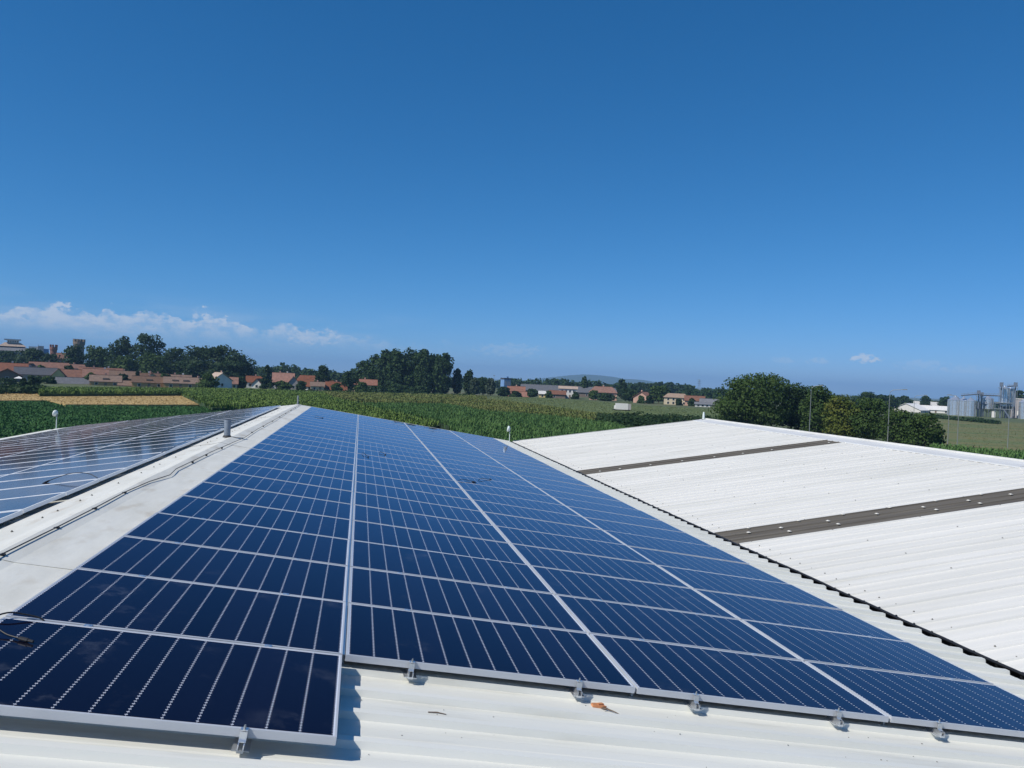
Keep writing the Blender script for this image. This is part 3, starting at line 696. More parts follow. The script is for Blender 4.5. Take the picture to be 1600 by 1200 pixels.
# near row of broad trees on the right
G = 'broad trees behind the white ridge'
tree('broad_tree', 'largest round tree behind the white ridge, beside the olive crop', 'tree', 1178, 176, 582, 128, low=.03, group=G)
tree('broad_tree', 'dark tree right of the largest round tree', 'tree', 1248, 180, 596, 84, leafm='leaf_dark', low=.03, group=G)
tree('broad_tree', 'middle tree behind the curved lamp post of the white ridge', 'tree', 1284, 164, 603, 66, low=.03, group=G)
tree('broad_tree', 'yellowing tree in the row behind the white ridge', 'tree', 1316, 152, 613, 62, leafm='leaf_yel', low=.03, group=G)
tree('broad_tree', 'green tree right of the yellowing tree', 'tree', 1360, 150, 621, 76, low=.03, group=G)
tree('broad_tree', 'low spreading tree right of the straight lamp post', 'tree', 1408, 140, 641, 70, low=.03, group=G)
tree('broad_tree', 'rightmost low tree of the row beside the brown crop', 'tree', 1447, 132, 646, 60, low=.03, group=G)
# left skyline
G = 'trees behind the left village'
for px, D, top, w, k, lm, lab in (
    (8, 470, 549, 40, 'round', 'leaf_dark', 'dark tree below the pale pagoda-like roof, at the left edge'),
    (48, 450, 545, 52, 'round', 'leaf_dark', 'dark round tree in front of the white flat building'),
    (80, 440, 553, 34, 'round', 'leaf_dark', 'dark tree below the small red tower'),
    (113, 430, 540, 36, 'round', 'leaf_dark', 'dense dark tree hiding the foot of the crenellated tower'),
    (150, 440, 541, 44, 'round', 'leaf', 'tree right of the crenellated tower'),
    (188, 430, 528, 40, 'poplar', 'leaf_dark', 'tall dark tree between the tower and the tallest tree'),
    (228, 430, 525, 46, 'poplar', 'leaf_dark', 'tallest tree on the left skyline'),
    (194, 400, 557, 40, 'round', 'leaf', 'light green tree in front of the tall dark trees'),
    (240, 405, 552, 52, 'round', 'leaf', 'lower green tree in front of the tallest tree'),
    (272, 420, 541, 50, 'round', 'leaf_dark', 'left end tree of the big grove'),
    (306, 415, 541, 56, 'round', 'leaf_dark', 'second tree of the big grove from the left'),
    (340, 410, 538, 60, 'round', 'leaf_dark', 'highest domed tree of the big grove'),
    (372, 405, 546, 58, 'round', 'leaf_dark', 'right end tree of the big grove'),
    (300, 395, 560, 60, 'bush', 'leaf_dark', 'low dark tree at the front of the big grove, left'),
    (352, 392, 562, 70, 'bush', 'leaf_dark', 'low dark tree at the front of the big grove, right')):
    tree('skyline_tree', lab, 'tree', px, D, top, w, k, lm, low=.03, group=G)
G = 'bushes and garden trees by the village'
for px, D, top, w, k, lm, lab in (
    (37, 226, 592, 24, 'cone', 'leaf_dark', 'dark pointed shrub standing in the wheat edge'),
    (53, 245, 587, 26, 'bush', 'leaf_dark', 'dark bush right behind the pointed shrub'),
    (8, 275, 592, 40, 'bush', 'leaf_dark', 'dark garden bush below the left gabled house'),
    (75, 305, 588, 26, 'bush', 'leaf', 'garden bush below the roof with dark panels'),
    (325, 300, 583, 38, 'bush', 'leaf', 'round bush at the right end of the ochre row houses'),
    (416, 370, 571, 24, 'cone', 'leaf_dark', 'dark conifer among the red roofs, left of the middle'),
    (442, 372, 596, 28, 'bush', 'leaf', 'garden bush right of the dark conifer'),
    (503, 385, 572, 26, 'round', 'leaf_dark', 'dark rounded tree between the red roofs'),
    (545, 380, 580, 32, 'round', 'leaf_dark', 'dark tree at the left foot of the poplars'),
    (565, 372, 596, 26, 'bush', 'leaf', 'small bush before the red roofs beside the poplars'),
    (590, 374, 603, 50, 'bush', 'leaf_dark', 'low dark bush under the poplars, left'),
    (622, 370, 600, 40, 'bush', 'leaf_pop', 'grey-green bush under the poplars, middle'),
    (655, 366, 604, 44, 'bush', 'leaf_dark', 'low dark bush under the poplars, right')):
    tree('garden_tree', lab, 'tree', px, D, top, w, k, lm, low=.02, group=G)
G = 'tall poplars'
for px, D, top, w, lab in ((583, 410, 557, 26, 'leftmost lower poplar of the tall clump'), (600, 405, 549, 30, 'second poplar of the tall clump from the left'),
    (618, 400, 547, 32, 'third poplar of the tall clump from the left'), (641, 402, 546, 34, 'tallest middle poplar of the clump'),
    (664, 398, 548, 34, 'fifth poplar of the tall clump from the left'), (690, 396, 553, 30, 'rightmost tall poplar of the clump'),
    (568, 430, 566, 26, 'rounded tree behind the left end of the poplars'),
    (612, 420, 551, 42, 'broad dark tree filling the clump behind the left poplars'), (654, 420, 550, 44, 'broad dark tree filling the clump behind the right poplars'), (680, 412, 556, 36, 'lower tree filling the right side of the poplar clump')):
    tree('poplar', lab, 'tree', px, D, top, w, 'poplar', 'leaf_pop', low=.03, group=G)
G = 'trees in the middle distance'
for px, D, top, w, k, lm, lab in (
    (714, 400, 577, 15, 'poplar', 'leaf_dark', 'dark tree right next to the poplar clump'),
    (732, 410, 580, 14, 'poplar', 'leaf_dark', 'second dark tree right of the poplar clump'),
    (742, 395, 591, 18, 'round', 'leaf_pale', 'pale willow right of the poplar clump'),
    (755, 430, 591, 22, 'round', 'leaf_dark', 'dark round tree between the pale willows'),
    (767, 425, 593, 17, 'round', 'leaf_pale', 'second pale willow, left of the blue tower'),
    (788, 418, 605, 24, 'bush', 'leaf_dark', 'dark bush below the blue tower'),
    (858, 440, 612, 12, 'bush', 'leaf', 'bush beside the small yellow house'),
    (913, 520, 590, 14, 'round', 'leaf_dark', 'dark tree before the blue hill'),
    (972, 500, 594, 18, 'round', 'leaf_dark', 'dark tree right of the hipped-roof house'),
    (948, 430, 614, 40, 'bush', 'leaf_dark', 'bushes in front of the hipped-roof house'),
    (985, 425, 608, 30, 'round', 'leaf_dark', 'garden tree left of the small red house'),
    (1030, 420, 604, 34, 'round', 'leaf', 'garden tree right of the small red house'),
    (1040, 440, 607, 22, 'round', 'leaf_dark', 'dark tree behind the right-hand houses'),
    (1062, 400, 625, 10, 'bush', 'leaf_dark', 'bush before the right-hand houses'),
    (1358, 430, 614, 50, 'round', 'leaf_dark', 'dark tree left behind the white halls'),
    (1385, 480, 617, 44, 'round', 'leaf_dark', 'dark tree right behind the yellowing row'),
    (1414, 520, 620, 26, 'round', 'leaf_dark', 'round tree behind the white halls'),
    (1447, 560, 620, 16, 'round', 'leaf_dark', 'small round tree above the white halls'),
    (1479, 540, 621, 26, 'round', 'leaf_dark', 'tree left of the silos'),
    (1592, 520, 612, 22, 'poplar', 'leaf_dark', 'dark tree behind the silo tower'),
    (141, 322, 584, 17, 'round', 'leaf', 'small garden tree at the left end of the ochre row houses'),
    (192, 326, 586, 15, 'round', 'leaf_dark', 'dark garden tree behind the low brown-roofed annex'),
    (258, 330, 585, 16, 'round', 'leaf', 'garden tree between the middle and right ochre row houses'),
    (108, 350, 571, 18, 'round', 'leaf_dark', 'dark garden tree behind the terracotta roof by the cream gable'),
    (62, 352, 572, 16, 'round', 'leaf', 'garden tree behind the roof with dark panels'),
    (214, 334, 581, 14, 'cone', 'leaf_dark', 'small dark conifer at the right end of the back row'),
    (376, 350, 586, 22, 'bush', 'leaf_dark', 'dark bush right of the small terracotta roof'),
    (470, 368, 596, 18, 'bush', 'leaf_dark', 'bush before the red hipped roof'),
    (526, 366, 600, 20, 'bush', 'leaf', 'bush before the joined red roofs'),
    (806, 425, 613, 20, 'bush', 'leaf_dark', 'bush in front of the pink house'),
    (832, 428, 610, 18, 'round', 'leaf_dark', 'tree right of the pink house'),
    (900, 440, 613, 12, 'bush', 'leaf_dark', 'bush at the right corner of the white two-storey house'),
    (929, 440, 612, 16, 'round', 'leaf', 'tree at the left corner of the hipped-roof house'),
    (1003, 410, 620, 13, 'bush', 'leaf', 'bush in front of the small salmon house'),
    (1016, 408, 618, 12, 'bush', 'leaf_dark', 'dark bush right of the small salmon house'),
    (1083, 398, 624, 13, 'bush', 'leaf_dark', 'dark bush before the terracotta-roofed house')):
    tree('distant_tree', lab, 'tree', px, D, top, w, k, lm, low=.06, group=G)
# far woods that read as one mass
def wood(name, spots, lm, label, size, n1):
    Vs, Qs, o = [], [], 0
    for px, D, top, w in spots:
        p = foot(px, D); H = pix(px, top, D).z; Wd = w * D / F
        C, Rr = lobes('round', 14); C = C * np.array([Wd, Wd, H]) + np.array([p.x, p.y, 0]); Rr = Rr * np.array([Wd, Wd, H])
        V, Q = leaves(C, Rr, n1, size); Vs.append(V); Qs.append(Q + o); o += len(V)
    me = np_mesh(name, np.vstack(Vs), np.vstack(Qs), M[lm]); return tag(link(name, me), label, 'wood', kind='stuff')
def skyline(x0, x1, tops, D, step, w, jit=4):
    xs = np.arange(x0, x1, step); t = np.interp(xs, [a for a, b in tops], [b for a, b in tops])
    return [(x + rng.uniform(-3, 3), D * rng.uniform(.93, 1.1), y + rng.uniform(-jit, jit * .6), w * rng.uniform(.8, 1.5)) for x, y in zip(xs, t)]
wood('far_wood', skyline(395, 600, [(395, 572), (450, 568), (470, 572), (480, 578), (540, 580), (600, 574)], 620, 8, 26), 'leaf_pop', 'hazy wood behind the red roofs', 1.1, 420)
wood('far_wood', skyline(-40, 260, [(-40, 560), (260, 572)], 620, 14, 34), 'leaf_dark', 'dark wood behind the village skyline', 1.1, 380)
wood('far_wood', skyline(700, 990, [(700, 590), (800, 594), (860, 591), (990, 598)], 700, 7, 18), 'leaf_pop', 'hazy wood in the middle before the blue hill', 1.1, 340)
wood('far_wood', skyline(985, 1085, [(985, 600), (1020, 597), (1050, 597), (1075, 601), (1085, 606)], 720, 6, 18, 2), 'leaf_dark', 'dark rounded wood behind the right-hand houses', 1.2, 420)
wood('far_wood', skyline(1070, 1130, [(1070, 607), (1130, 606)], 560, 7, 20, 2), 'leaf_pop', 'wood left of the largest round tree', 1.0, 360)
wood('far_wood', skyline(1420, 1640, [(1420, 628), (1500, 626), (1640, 632)], 800, 8, 24, 2), 'leaf_pop', 'far wood behind the silos and white halls', 1.3, 340)
wood('far_wood', skyline(1130, 1430, [(1130, 606), (1430, 624)], 820, 12, 26, 2), 'leaf_pop', 'far wood behind the broad trees', 1.3, 340)
def thicket(name, pts, lm, label, size, n, wdt, hgt):
    Cs, Rs = [], []
    for px, py in pts:
        p = on(px, py, hgt); Cs.append((p.x, p.y, hgt * .45)); Rs.append((wdt * rng.uniform(.7, 1.2), wdt * rng.uniform(.7, 1.2), hgt * rng.uniform(.42, .62)))
    V, Q = leaves(np.array(Cs), np.array(Rs), n, size, .5, .6)
    return tag(link(name, np_mesh(name, V, Q, M[lm])), label, 'thicket', kind='stuff')
thicket('thicket', [(x, np.interp(x, [925, 1000, 1120, 1230, 1330], [641, 643, 648, 668, 683]) + d + rng.uniform(-1, 1.5)) for d in (1.5, 6, 11, 17, 24) for x in np.arange(928 + d * 2.4, 1340, 7)], 'leaf_dark', 'long dark leafy thicket behind the white roof', .34, 30000, 2.2, 2.4)
thicket('thicket', [(x, np.interp(x, [1330, 1480], [690, 703]) + rng.uniform(-3, 3)) for x in np.arange(1335, 1490, 7)], 'leaf', 'low green scrub along the white ridge on the right', .3, 5000, 2.0, 1.3)
thicket('hedge', [(x, np.interp(x, [1450, 1560], [646.5, 656]) ) for x in np.arange(1450, 1558, 4)], 'leaf_dark', 'dark hedge along the foot of the silos', .5, 2500, 2.4, 2.2)
thicket('hedge', [(x, 601 + rng.uniform(-2, 2)) for x in np.arange(-30, 62, 6)], 'leaf_dark', 'dark garden hedge left of the wheat', .5, 2600, 3.0, 2.6)
thicket('hedge', [(x, np.interp(x, [440, 600, 740], [607, 612, 616]) + rng.uniform(-1, 1)) for x in np.arange(438, 745, 7)], 'leaf_dark', 'dark garden hedge before the red roofs and poplars', .5, 5200, 2.8, 2.3)
flat('gravel_path', [(1290, 694), (1330, 689), (1400, 701), (1400, 707), (1330, 697)], .02, M['yard'])

# ---------------------------------------------------------------- houses
def wallm(name, c): M[name] = mat(name, c, .85, col2=tuple(x * .88 for x in c), scale=.5, stretch=(1, 1, .4)); return name
for nme, c in (('w_cream', (.60, .50, .34)), ('w_ochre', (.50, .30, .13)), ('w_white', (.72, .70, .66)), ('w_pink', (.56, .34, .26)), ('w_grey', (.40, .37, .36)),
               ('w_brick', (.22, .10, .07)), ('w_brown', (.20, .15, .12)), ('w_yellow', (.62, .50, .22)), ('w_green', (.26, .34, .18)), ('w_blue', (.17, .31, .56)), ('w_stone', (.20, .155, .12))):
    wallm(nme, c)
def roofm(name, c, c2):
    m = mat(name, c, .85, col2=c2, scale=.9, detail=6, col3=tuple(x * .62 for x in c), scale3=2.2, lo3=.52, hi3=.75, bump=.5, bscale=4)
    N, L = m.node_tree.nodes, m.node_tree.links; b = N['Principled BSDF']; src = b.inputs['Base Color'].links[0].from_socket
    hs = N.new('ShaderNodeHueSaturation'); L.new(src, hs.inputs['Color']); oi = N.new('ShaderNodeObjectInfo')
    mr = N.new('ShaderNodeMapRange'); mr.inputs['To Min'].default_value = .72; mr.inputs['To Max'].default_value = 1.25; L.new(oi.outputs['Random'], mr.inputs['Value']); L.new(mr.outputs[0], hs.inputs['Value'])
    ms = N.new('ShaderNodeMapRange'); ms.inputs['To Min'].default_value = 1.1; ms.inputs['To Max'].default_value = .75; L.new(oi.outputs['Random'], ms.inputs['Value']); L.new(ms.outputs[0], hs.inputs['Saturation'])
    L.new(hs.outputs[0], b.inputs['Base Color']); M[name] = m
roofm('r_terra', (.215, .088, .046), (.15, .064, .038)); roofm('r_red', (.255, .090, .044), (.18, .070, .037)); roofm('r_brown', (.175, .098, .058), (.125, .074, .046))
roofm('r_tan', (.38, .27, .19), (.30, .21, .15)); roofm('r_grey', (.16, .165, .18), (.12, .125, .14)); roofm('r_dark', (.045, .05, .065), (.06, .065, .08)); roofm('r_white', (.66, .65, .62), (.58, .57, .55)); roofm('r_green', (.17, .22, .13), (.14, .18, .11))
M['glass'] = mat('window_glass', (.02, .025, .03), .12, spec=.6)
M['trim'] = mat('white_trim', (.74, .73, .70), .6)

def gable_house(name, label, pxl, pxr, eave, ridge, D, wall='w_cream', roof='r_terra', turn=0, depth=9, hip=0, wins=3, storeys=1, chim=1, over=.5, cat='house', base_z=0, door=True, group='houses of the village', dormer=0):
    """ridge along local x (turn in degrees swings it); eave / ridge are picture rows"""
    pc = (pxl + pxr) / 2; p = foot(pc, D); Wd = (pxr - pxl) * D / F
    ze = pix(pc, eave, D).z; zr = max(ze + .8, pix(pc, ridge, D + depth / 2).z)
    t = empty(name, p, (0, 0, view_yaw(pc) + rad(turn))); tag(t, label, cat, group)
    if abs(abs(turn) - 90) < 30: Wd, depth = depth, Wd
    a = Wd / 2; b = depth / 2; hp = hip * a
    # wall shell with gable ends
    mb = MB()
    if hip: mb.box(-a, a, -b, b, base_z, ze)
    else: mb.prism([(-a, -b, base_z), (-a, -b, ze), (-a, 0, zr - .12), (-a, b, ze), (-a, b, base_z)], (2 * a, 0, 0))
    mb.build('wall', M[wall], t)
    mb = MB(); k = (zr - ze) / b; ez = ze - over * k + .06; A = a + over; B = b + over; th = .16
    rx = a - hp if hip else A
    for s in (-1, 1):
        lo = [(-A, s * B, ez), (A, s * B, ez), (rx, 0, zr + .06), (-rx, 0, zr + .06)]
        mb.prism(lo if s < 0 else lo[::-1], (0, 0, th))
        if hip: mb.prism([(s * A, -B, ez), (s * A, B, ez), (s * rx, 0, zr + .06)], (0, 0, th))
    r = mb.build('roof', M[roof], t)
    MB().box(-rx, rx, -.16, .16, zr + .06 + th - .05, zr + .06 + th + .08).build('ridge_tiles', M[roof], r)
    for i in range(chim):
        x = (-.5 + (i + .5) / chim) * a * 1.4; y = .28 * b
        c = MB().box(x - .35, x + .35, y - .3, y + .3, zr - .9, zr + 1.0).build('chimney', M['w_white' if i % 2 else 'w_pink'], r)
    for i in range(dormer):
        x = (-.5 + (i + .5) / dormer) * a * 1.3; y = -.55 * b; z = zr + (ze - zr) * .55
        MB().box(x - 1.1, x + 1.1, y - 1.0, y + .8, z - .1, z + .45).build('dormer', M['w_brown'], r)
    for lv in range(storeys):
        zw = base_z + (ze - base_z) * (lv + .5) / storeys
        hh = min(.65, (ze - base_z) / storeys * .3)
        for i in range(wins):
            x = (-.5 + (i + .5) / wins) * 2 * a * .86
            if lv == 0 and door and i == wins // 2:
                d = MB().box(x - .5, x + .5, -b - .05, -b - .003, base_z, base_z + min(2.1, ze - .3)).build('door', M['w_brown'], t)
                MB().box(x + .32, x + .38, -b - .09, -b - .052, base_z + 1.0, base_z + 1.12).build('handle', M['galv'], d); continue
            w = MB().box(x - .6, x + .6, -b - .06, -b - .003, zw - hh - .08, zw + hh + .08).build('window', M['trim'], t)
            MB().box(x - .5, x + .5, -b - .075, -b - .062, zw - hh, zw + hh).build('pane', M['glass'], w)
        for s in (-1, 1):
            w = MB().box(s * a + (.003 if s > 0 else -.06), s * a + (.06 if s > 0 else -.003), -.6, .6, zw - hh - .08, zw + hh + .08).build('window', M['trim'], t)
            MB().box(s * a + (.062 if s > 0 else -.075), s * a + (.075 if s > 0 else -.062), -.5, .5, zw - hh, zw + hh).build('pane', M['glass'], w)
    return t
H = gable_house
# left village, front to back
H('village_house', 'ochre row house with brown roof, left of its two twins', 143, 187, 596.3, 586.5, 316, 'w_ochre', 'r_brown', chim=1, over=.22, dormer=1)
H('village_house', 'low brown-roofed annex between ochre row houses', 187, 209, 602, 595, 317, 'w_ochre', 'r_brown', wins=2, chim=0, depth=7)
H('village_house', 'ochre row house with brown roof, middle of the row', 209, 257, 598, 588.5, 318, 'w_ochre', 'r_brown', chim=1, over=.22, dormer=1)
H('village_house', 'ochre row house with brown roof, right end of the row', 258, 306, 599, 589.5, 320, 'w_ochre', 'r_brown', chim=1, over=.22, dormer=2)
H('village_house', 'greenish lean-to house with orange wall at the wheat', 84, 136, 599, 590, 318, 'w_green', 'r_grey', chim=0, wins=4, depth=8)
H('village_house', 'small cream gable at the end of the long terracotta roof', 82, 99, 586, 576, 333, 'w_yellow', 'r_terra', turn=90, depth=8, wins=1, chim=0, over=.3)
H('village_house', 'terracotta roof right of the small cream gable', 98, 136, 590, 578, 340, 'w_brown', 'r_terra', chim=1, wins=3, depth=11)
H('village_house', 'terracotta roof with a stepped ridge, middle of the back row', 133, 176, 589, 577, 344, 'w_cream', 'r_terra', chim=2, wins=3, depth=10)
H('village_house', 'terracotta roof at the right end of the back row', 174, 212, 591, 580, 341, 'w_brown', 'r_brown', chim=1, wins=3, depth=11)
H('village_house', 'small gabled roof between two ochre row houses', 228, 246, 590, 583, 338, 'w_cream', 'r_terra', turn=90, chim=1, wins=1, depth=8)
H('village_house', 'brown roof peeping over the right ochre row house', 262, 296, 592, 586, 346, 'w_stone', 'r_brown', chim=2, wins=2, depth=8)
H('village_house', 'small dark roof left of the round bush', 300, 322, 598, 591, 340, 'w_cream', 'r_brown', turn=20, chim=1, wins=2, depth=7)
H('village_house', 'tiny terracotta roof in front of the tall skyline trees', 104, 128, 575.5, 569.5, 392, 'w_white', 'r_terra', chim=1, wins=2, depth=8, turn=15)
H('village_house', 'pale gabled house among the left red roofs', 40, 56, 576, 568.5, 360, 'w_white', 'r_brown', turn=80, chim=0, wins=1, depth=8)
H('village_house', 'small red roof just left of the dark conifer', 397, 412, 600, 592, 378, 'w_white', 'r_terra', turn=75, chim=0, wins=1, depth=8)
H('village_house', 'low terracotta roof before the dark rounded tree', 486, 506, 603, 597, 372, 'w_cream', 'r_brown', chim=1, wins=2, depth=7)
H('village_house', 'house with a roof full of dark panels', 28, 84, 585, 574.5, 335, 'w_grey', 'r_dark', chim=1, wins=5, depth=11)
H('village_house', 'dark-fronted gabled house at the left edge', -8, 29, 586, 576, 312, 'w_brown', 'r_terra', turn=90, depth=10, wins=2, chim=0, storeys=1, over=.9)
H('village_house', 'red-roofed house behind the left gabled house', -25, 36, 580, 567, 348, 'w_cream', 'r_red', chim=2, wins=4, depth=12)
H('village_house', 'pinkish roof between the red and terracotta roofs', 20, 52, 577, 569, 366, 'w_cream', 'r_terra', chim=1, depth=9)
H('village_house', 'terracotta house behind the roof with dark panels', 50, 101, 575, 566.5, 372, 'w_white', 'r_terra', chim=1, depth=10)
H('village_house', 'terracotta roof in front of the light green tree', 128, 186, 580.5, 575, 372, 'w_cream', 'r_terra', chim=2, depth=9)
H('village_house', 'grey-roofed house with pale chimneys behind the row', 205, 259, 590, 583.5, 352, 'w_stone', 'r_brown', chim=3, depth=9)
H('village_house', 'bluish white gabled house right of the round bush', 331, 352, 594, 582.5, 332, 'w_white', 'r_tan', turn=-60, depth=9, wins=1, chim=1)
H('village_house', 'small terracotta roof right of the white gabled house', 350, 370, 599, 589.5, 345, 'w_cream', 'r_terra', chim=0, depth=8)
H('village_house', 'red roof at the right end of the big grove', 386, 412, 597, 588, 385, 'w_white', 'r_red', chim=1, depth=9)
H('village_house', 'two-step red roof right of the dark conifer', 427, 458, 596.5, 583, 395, 'w_white', 'r_red', chim=2, depth=11)
H('village_house', 'dark gabled end beside the two-step red roof', 449, 468, 600, 588, 386, 'w_grey', 'r_terra', turn=90, depth=10, wins=1, chim=0)
H('village_house', 'red hipped roof left of the dark rounded tree', 464, 496, 595, 587, 400, 'w_cream', 'r_red', chim=0, hip=.3, depth=10)
H('village_house', 'long low red roof with a bright white end wall', 478, 520, 604, 594.5, 384, 'w_white', 'r_red', chim=2, depth=9, turn=-12)
H('village_house', 'red roof joined to the long low red roof', 510, 541, 609, 597, 378, 'w_cream', 'r_red', chim=1, depth=9)
H('village_house', 'red roof half hidden left of the poplars', 552, 588, 601, 593, 392, 'w_cream', 'r_red', chim=1, depth=9)
H('village_house', 'tiny red roof over the far trees at the left edge', -6, 9, 562, 559.5, 500, 'w_cream', 'r_terra', chim=0, depth=8, wins=1)
# middle
H('farm_shed', 'low white farm building right of the poplars', 728, 748, 612.5, 607, 445, 'w_white', 'r_green', chim=0, wins=2, depth=8, cat='shed')
H('village_house', 'pink house with stepped red roofs, below the blue tower', 794, 820, 611.5, 604, 440, 'w_pink', 'r_red', chim=1, depth=9, storeys=1)
H('village_house', 'low red lean-to roof of the pink house', 795, 827, 619, 612, 432, 'w_pink', 'r_red', chim=0, depth=7)
H('farm_shed', 'long dark open shed behind the white two-storey house', 815, 962, 612, 603.5, 520, 'w_brown', 'r_grey', chim=0, wins=9, depth=16, cat='shed', door=False)
H('village_house', 'small yellow house left of the white two-storey house', 843, 861, 615.5, 611.5, 450, 'w_yellow', 'r_white', chim=0, wins=2, depth=7)
H('village_house', 'low red-roofed annex of the white two-storey house', 860, 884, 616, 610.5, 447, 'w_brown', 'r_terra', chim=0, wins=2, depth=8)
H('village_house', 'white two-storey house with tan roof', 874, 902, 607.5, 604, 456, 'w_white', 'r_tan', chim=0, wins=4, storeys=2, depth=9)
H('village_house', 'large house with hipped terracotta roof', 922, 964, 613, 604.5, 452, 'w_pink', 'r_terra', hip=.35, chim=1, wins=4, storeys=2, depth=12)
H('village_house', 'small salmon house with stacked red roofs', 994, 1020, 621, 612.5, 420, 'w_pink', 'r_red', turn=70, chim=1, wins=2, storeys=2, depth=8)
H('village_house', 'broad house with tan hipped roof, right of the middle', 1039, 1076, 621, 615.5, 414, 'w_cream', 'r_tan', hip=.3, chim=0, wins=4, storeys=2, depth=11)
H('village_house', 'terracotta-roofed house next to the broad tan one', 1072, 1101, 626, 619, 408, 'w_pink', 'r_terra', chim=0, wins=3, storeys=1, depth=10)
H('farm_shed', 'grey-roofed barn left of the largest round tree', 1096, 1126, 632, 623.5, 402, 'w_grey', 'r_grey', chim=0, wins=2, depth=10, cat='barn')
H('farm_shed', 'bright white low wall of the shed before the grey barn', 1088, 1111, 631.6, 629, 392, 'w_white', 'r_grey', chim=0, wins=3, depth=5, cat='shed', door=False)
# white halls on the right
for a in (('white hall with low gable, left of the three', 1378, 1408, 635, 629.5, 520, 90), ('white hall with grey gable, middle of the three', 1404, 1446, 640, 630.5, 500, 75), ('long white hall behind the others', 1418, 1478, 634.5, 628, 570, 0), ('long low white shed left of the silos', 1440, 1488, 640.5, 634.5, 505, 0)):
    H('farm_hall', a[0], a[1], a[2], a[3], a[4], a[5], 'w_white', 'r_white', turn=a[6], chim=0, wins=3, depth=22 if a[6] else 14, cat='hall', group='white farm halls')

# ---------------------------------------------------------------- towers on the left skyline
def castle_tower(label, px, D, top, width, base, wall, n=16, teeth=9):
    p = foot(px, D); r = width * D / F / 2; H_ = pix(px, top, D).z
    t = empty('castle_tower', p); tag(t, label, 'tower')
    MB().lathe([(r * .9, 0), (r * .86, H_ - 4.2), (r * .95, H_ - 3.4), (r, H_ - 3.0), (r, H_ - 1.3)], n).build('shaft', M[wall], t)
    for k in range(teeth):
        a = 2 * math.pi * k / teeth; m_ = MB().box(-.17 * r, .17 * r, -.12 * r, .12 * r, H_ - 1.3, H_ + .5)
        m_.build('merlon', M[wall], t, (r * .88 * math.sin(a), -r * .88 * math.cos(a), 0), (0, 0, a))
    for k in range(3):
        MB().box(-.25, .25, -r * 1.01, -r * .7, H_ * (.45 + .14 * k), H_ * (.45 + .14 * k) + 1.1).build('window', M['void'], t, (0, 0, 0), (0, 0, -.5 + .5 * k))
    return t
castle_tower('crenellated round brick tower on the left skyline', 121, 560, 531, 17, 0, 'w_stone')
castle_tower('small red round tower left of the crenellated one', 81.5, 580, 539.5, 11, 0, 'w_brick', 12, 7)
# villa with a stacked roof
D = 600; p = foot(12, D); t = empty('hill_villa', p, (0, 0, view_yaw(12))); tag(t, 'large pale building with stacked pagoda-like roof on the left skyline', 'building')
g = D / F; zz = lambda y, x=12: pix(x, y, D).z
def hipbox(x0, x1, z0, z1, inset, m, nm, dep=8):
    a, b = x0 * g, x1 * g; i = inset * g
    MB().add([(a, -dep, z0), (b, -dep, z0), (b, dep, z0), (a, dep, z0), (a + i, -dep * .35, z1), (b - i, -dep * .35, z1), (b - i, dep * .35, z1), (a + i, dep * .35, z1)],
             [(0, 3, 2, 1), (4, 5, 6, 7), (0, 1, 5, 4), (1, 2, 6, 5), (2, 3, 7, 6), (3, 0, 4, 7)]).build(nm, M[m], t)
MB().box(-30 * g, 32 * g, -8, 8, 0, zz(548)).build('wall', M['w_grey'], t)
hipbox(-32, 34, zz(548), zz(541), 14, 'r_grey', 'roof', 9); hipbox(-14, 23, zz(541) + .02, zz(535), 8, 'r_tan', 'roof', 5)
MB().box(-3 * g, 13 * g, -2.5, 2.5, zz(535), zz(531.5)).build('lantern', M['w_white'], t)
MB().box(-7 * g, 15.5 * g, -3.4, 3.4, zz(531.5), zz(529.5)).build('top_roof', M['r_white'], t)
for k in range(5): MB().box((-1 + k * 2.9) * g - .3, (-1 + k * 2.9) * g + .3, -2.56, -2.503, zz(534.4), zz(532.2)).build('window', M['glass'], t)
for k in range(7): MB().box((-26 + k * 8) * g - .5, (-26 + k * 8) * g + .5, -8.06, -8.003, zz(555), zz(551)).build('window', M['glass'], t)
D = 610; p = foot(58, D); t = empty('flat_building', p, (0, 0, view_yaw(58))); tag(t, 'white flat-roofed block with a dark stair tower on the left skyline', 'building'); g = D / F
MB().box(-13 * g, -1 * g, -5, 5, 0, pix(52, 541.5, D).z).build('wall', M['w_white'], t); MB().box(-1 * g + .01, 7 * g, -6, 5, 0, pix(60, 540.5, D).z).build('stair_tower', M['w_grey'], t)
MB().box(7 * g + .01, 14 * g, -5, 5, 0, pix(68, 545, D).z).build('wing', M['w_blue'], t); MB().tube([(-.5 * g, 0, pix(58, 542, D).z), (-.5 * g, 0, pix(57, 538, D).z)], .15, 6).build('antenna', M['galv'], t)
for k in range(3): MB().box((-11 + 3.4 * k) * g - .6, (-11 + 3.4 * k) * g + .6, -5.06, -5.003, pix(52, 547, D).z, pix(52, 544, D).z).build('window', M['glass'], t)
H('old_building', 'small brick building between the two towers', 88, 101, 560, 552, 520, 'w_brick', 'r_terra', chim=1, wins=2, depth=8, storeys=2, cat='building')

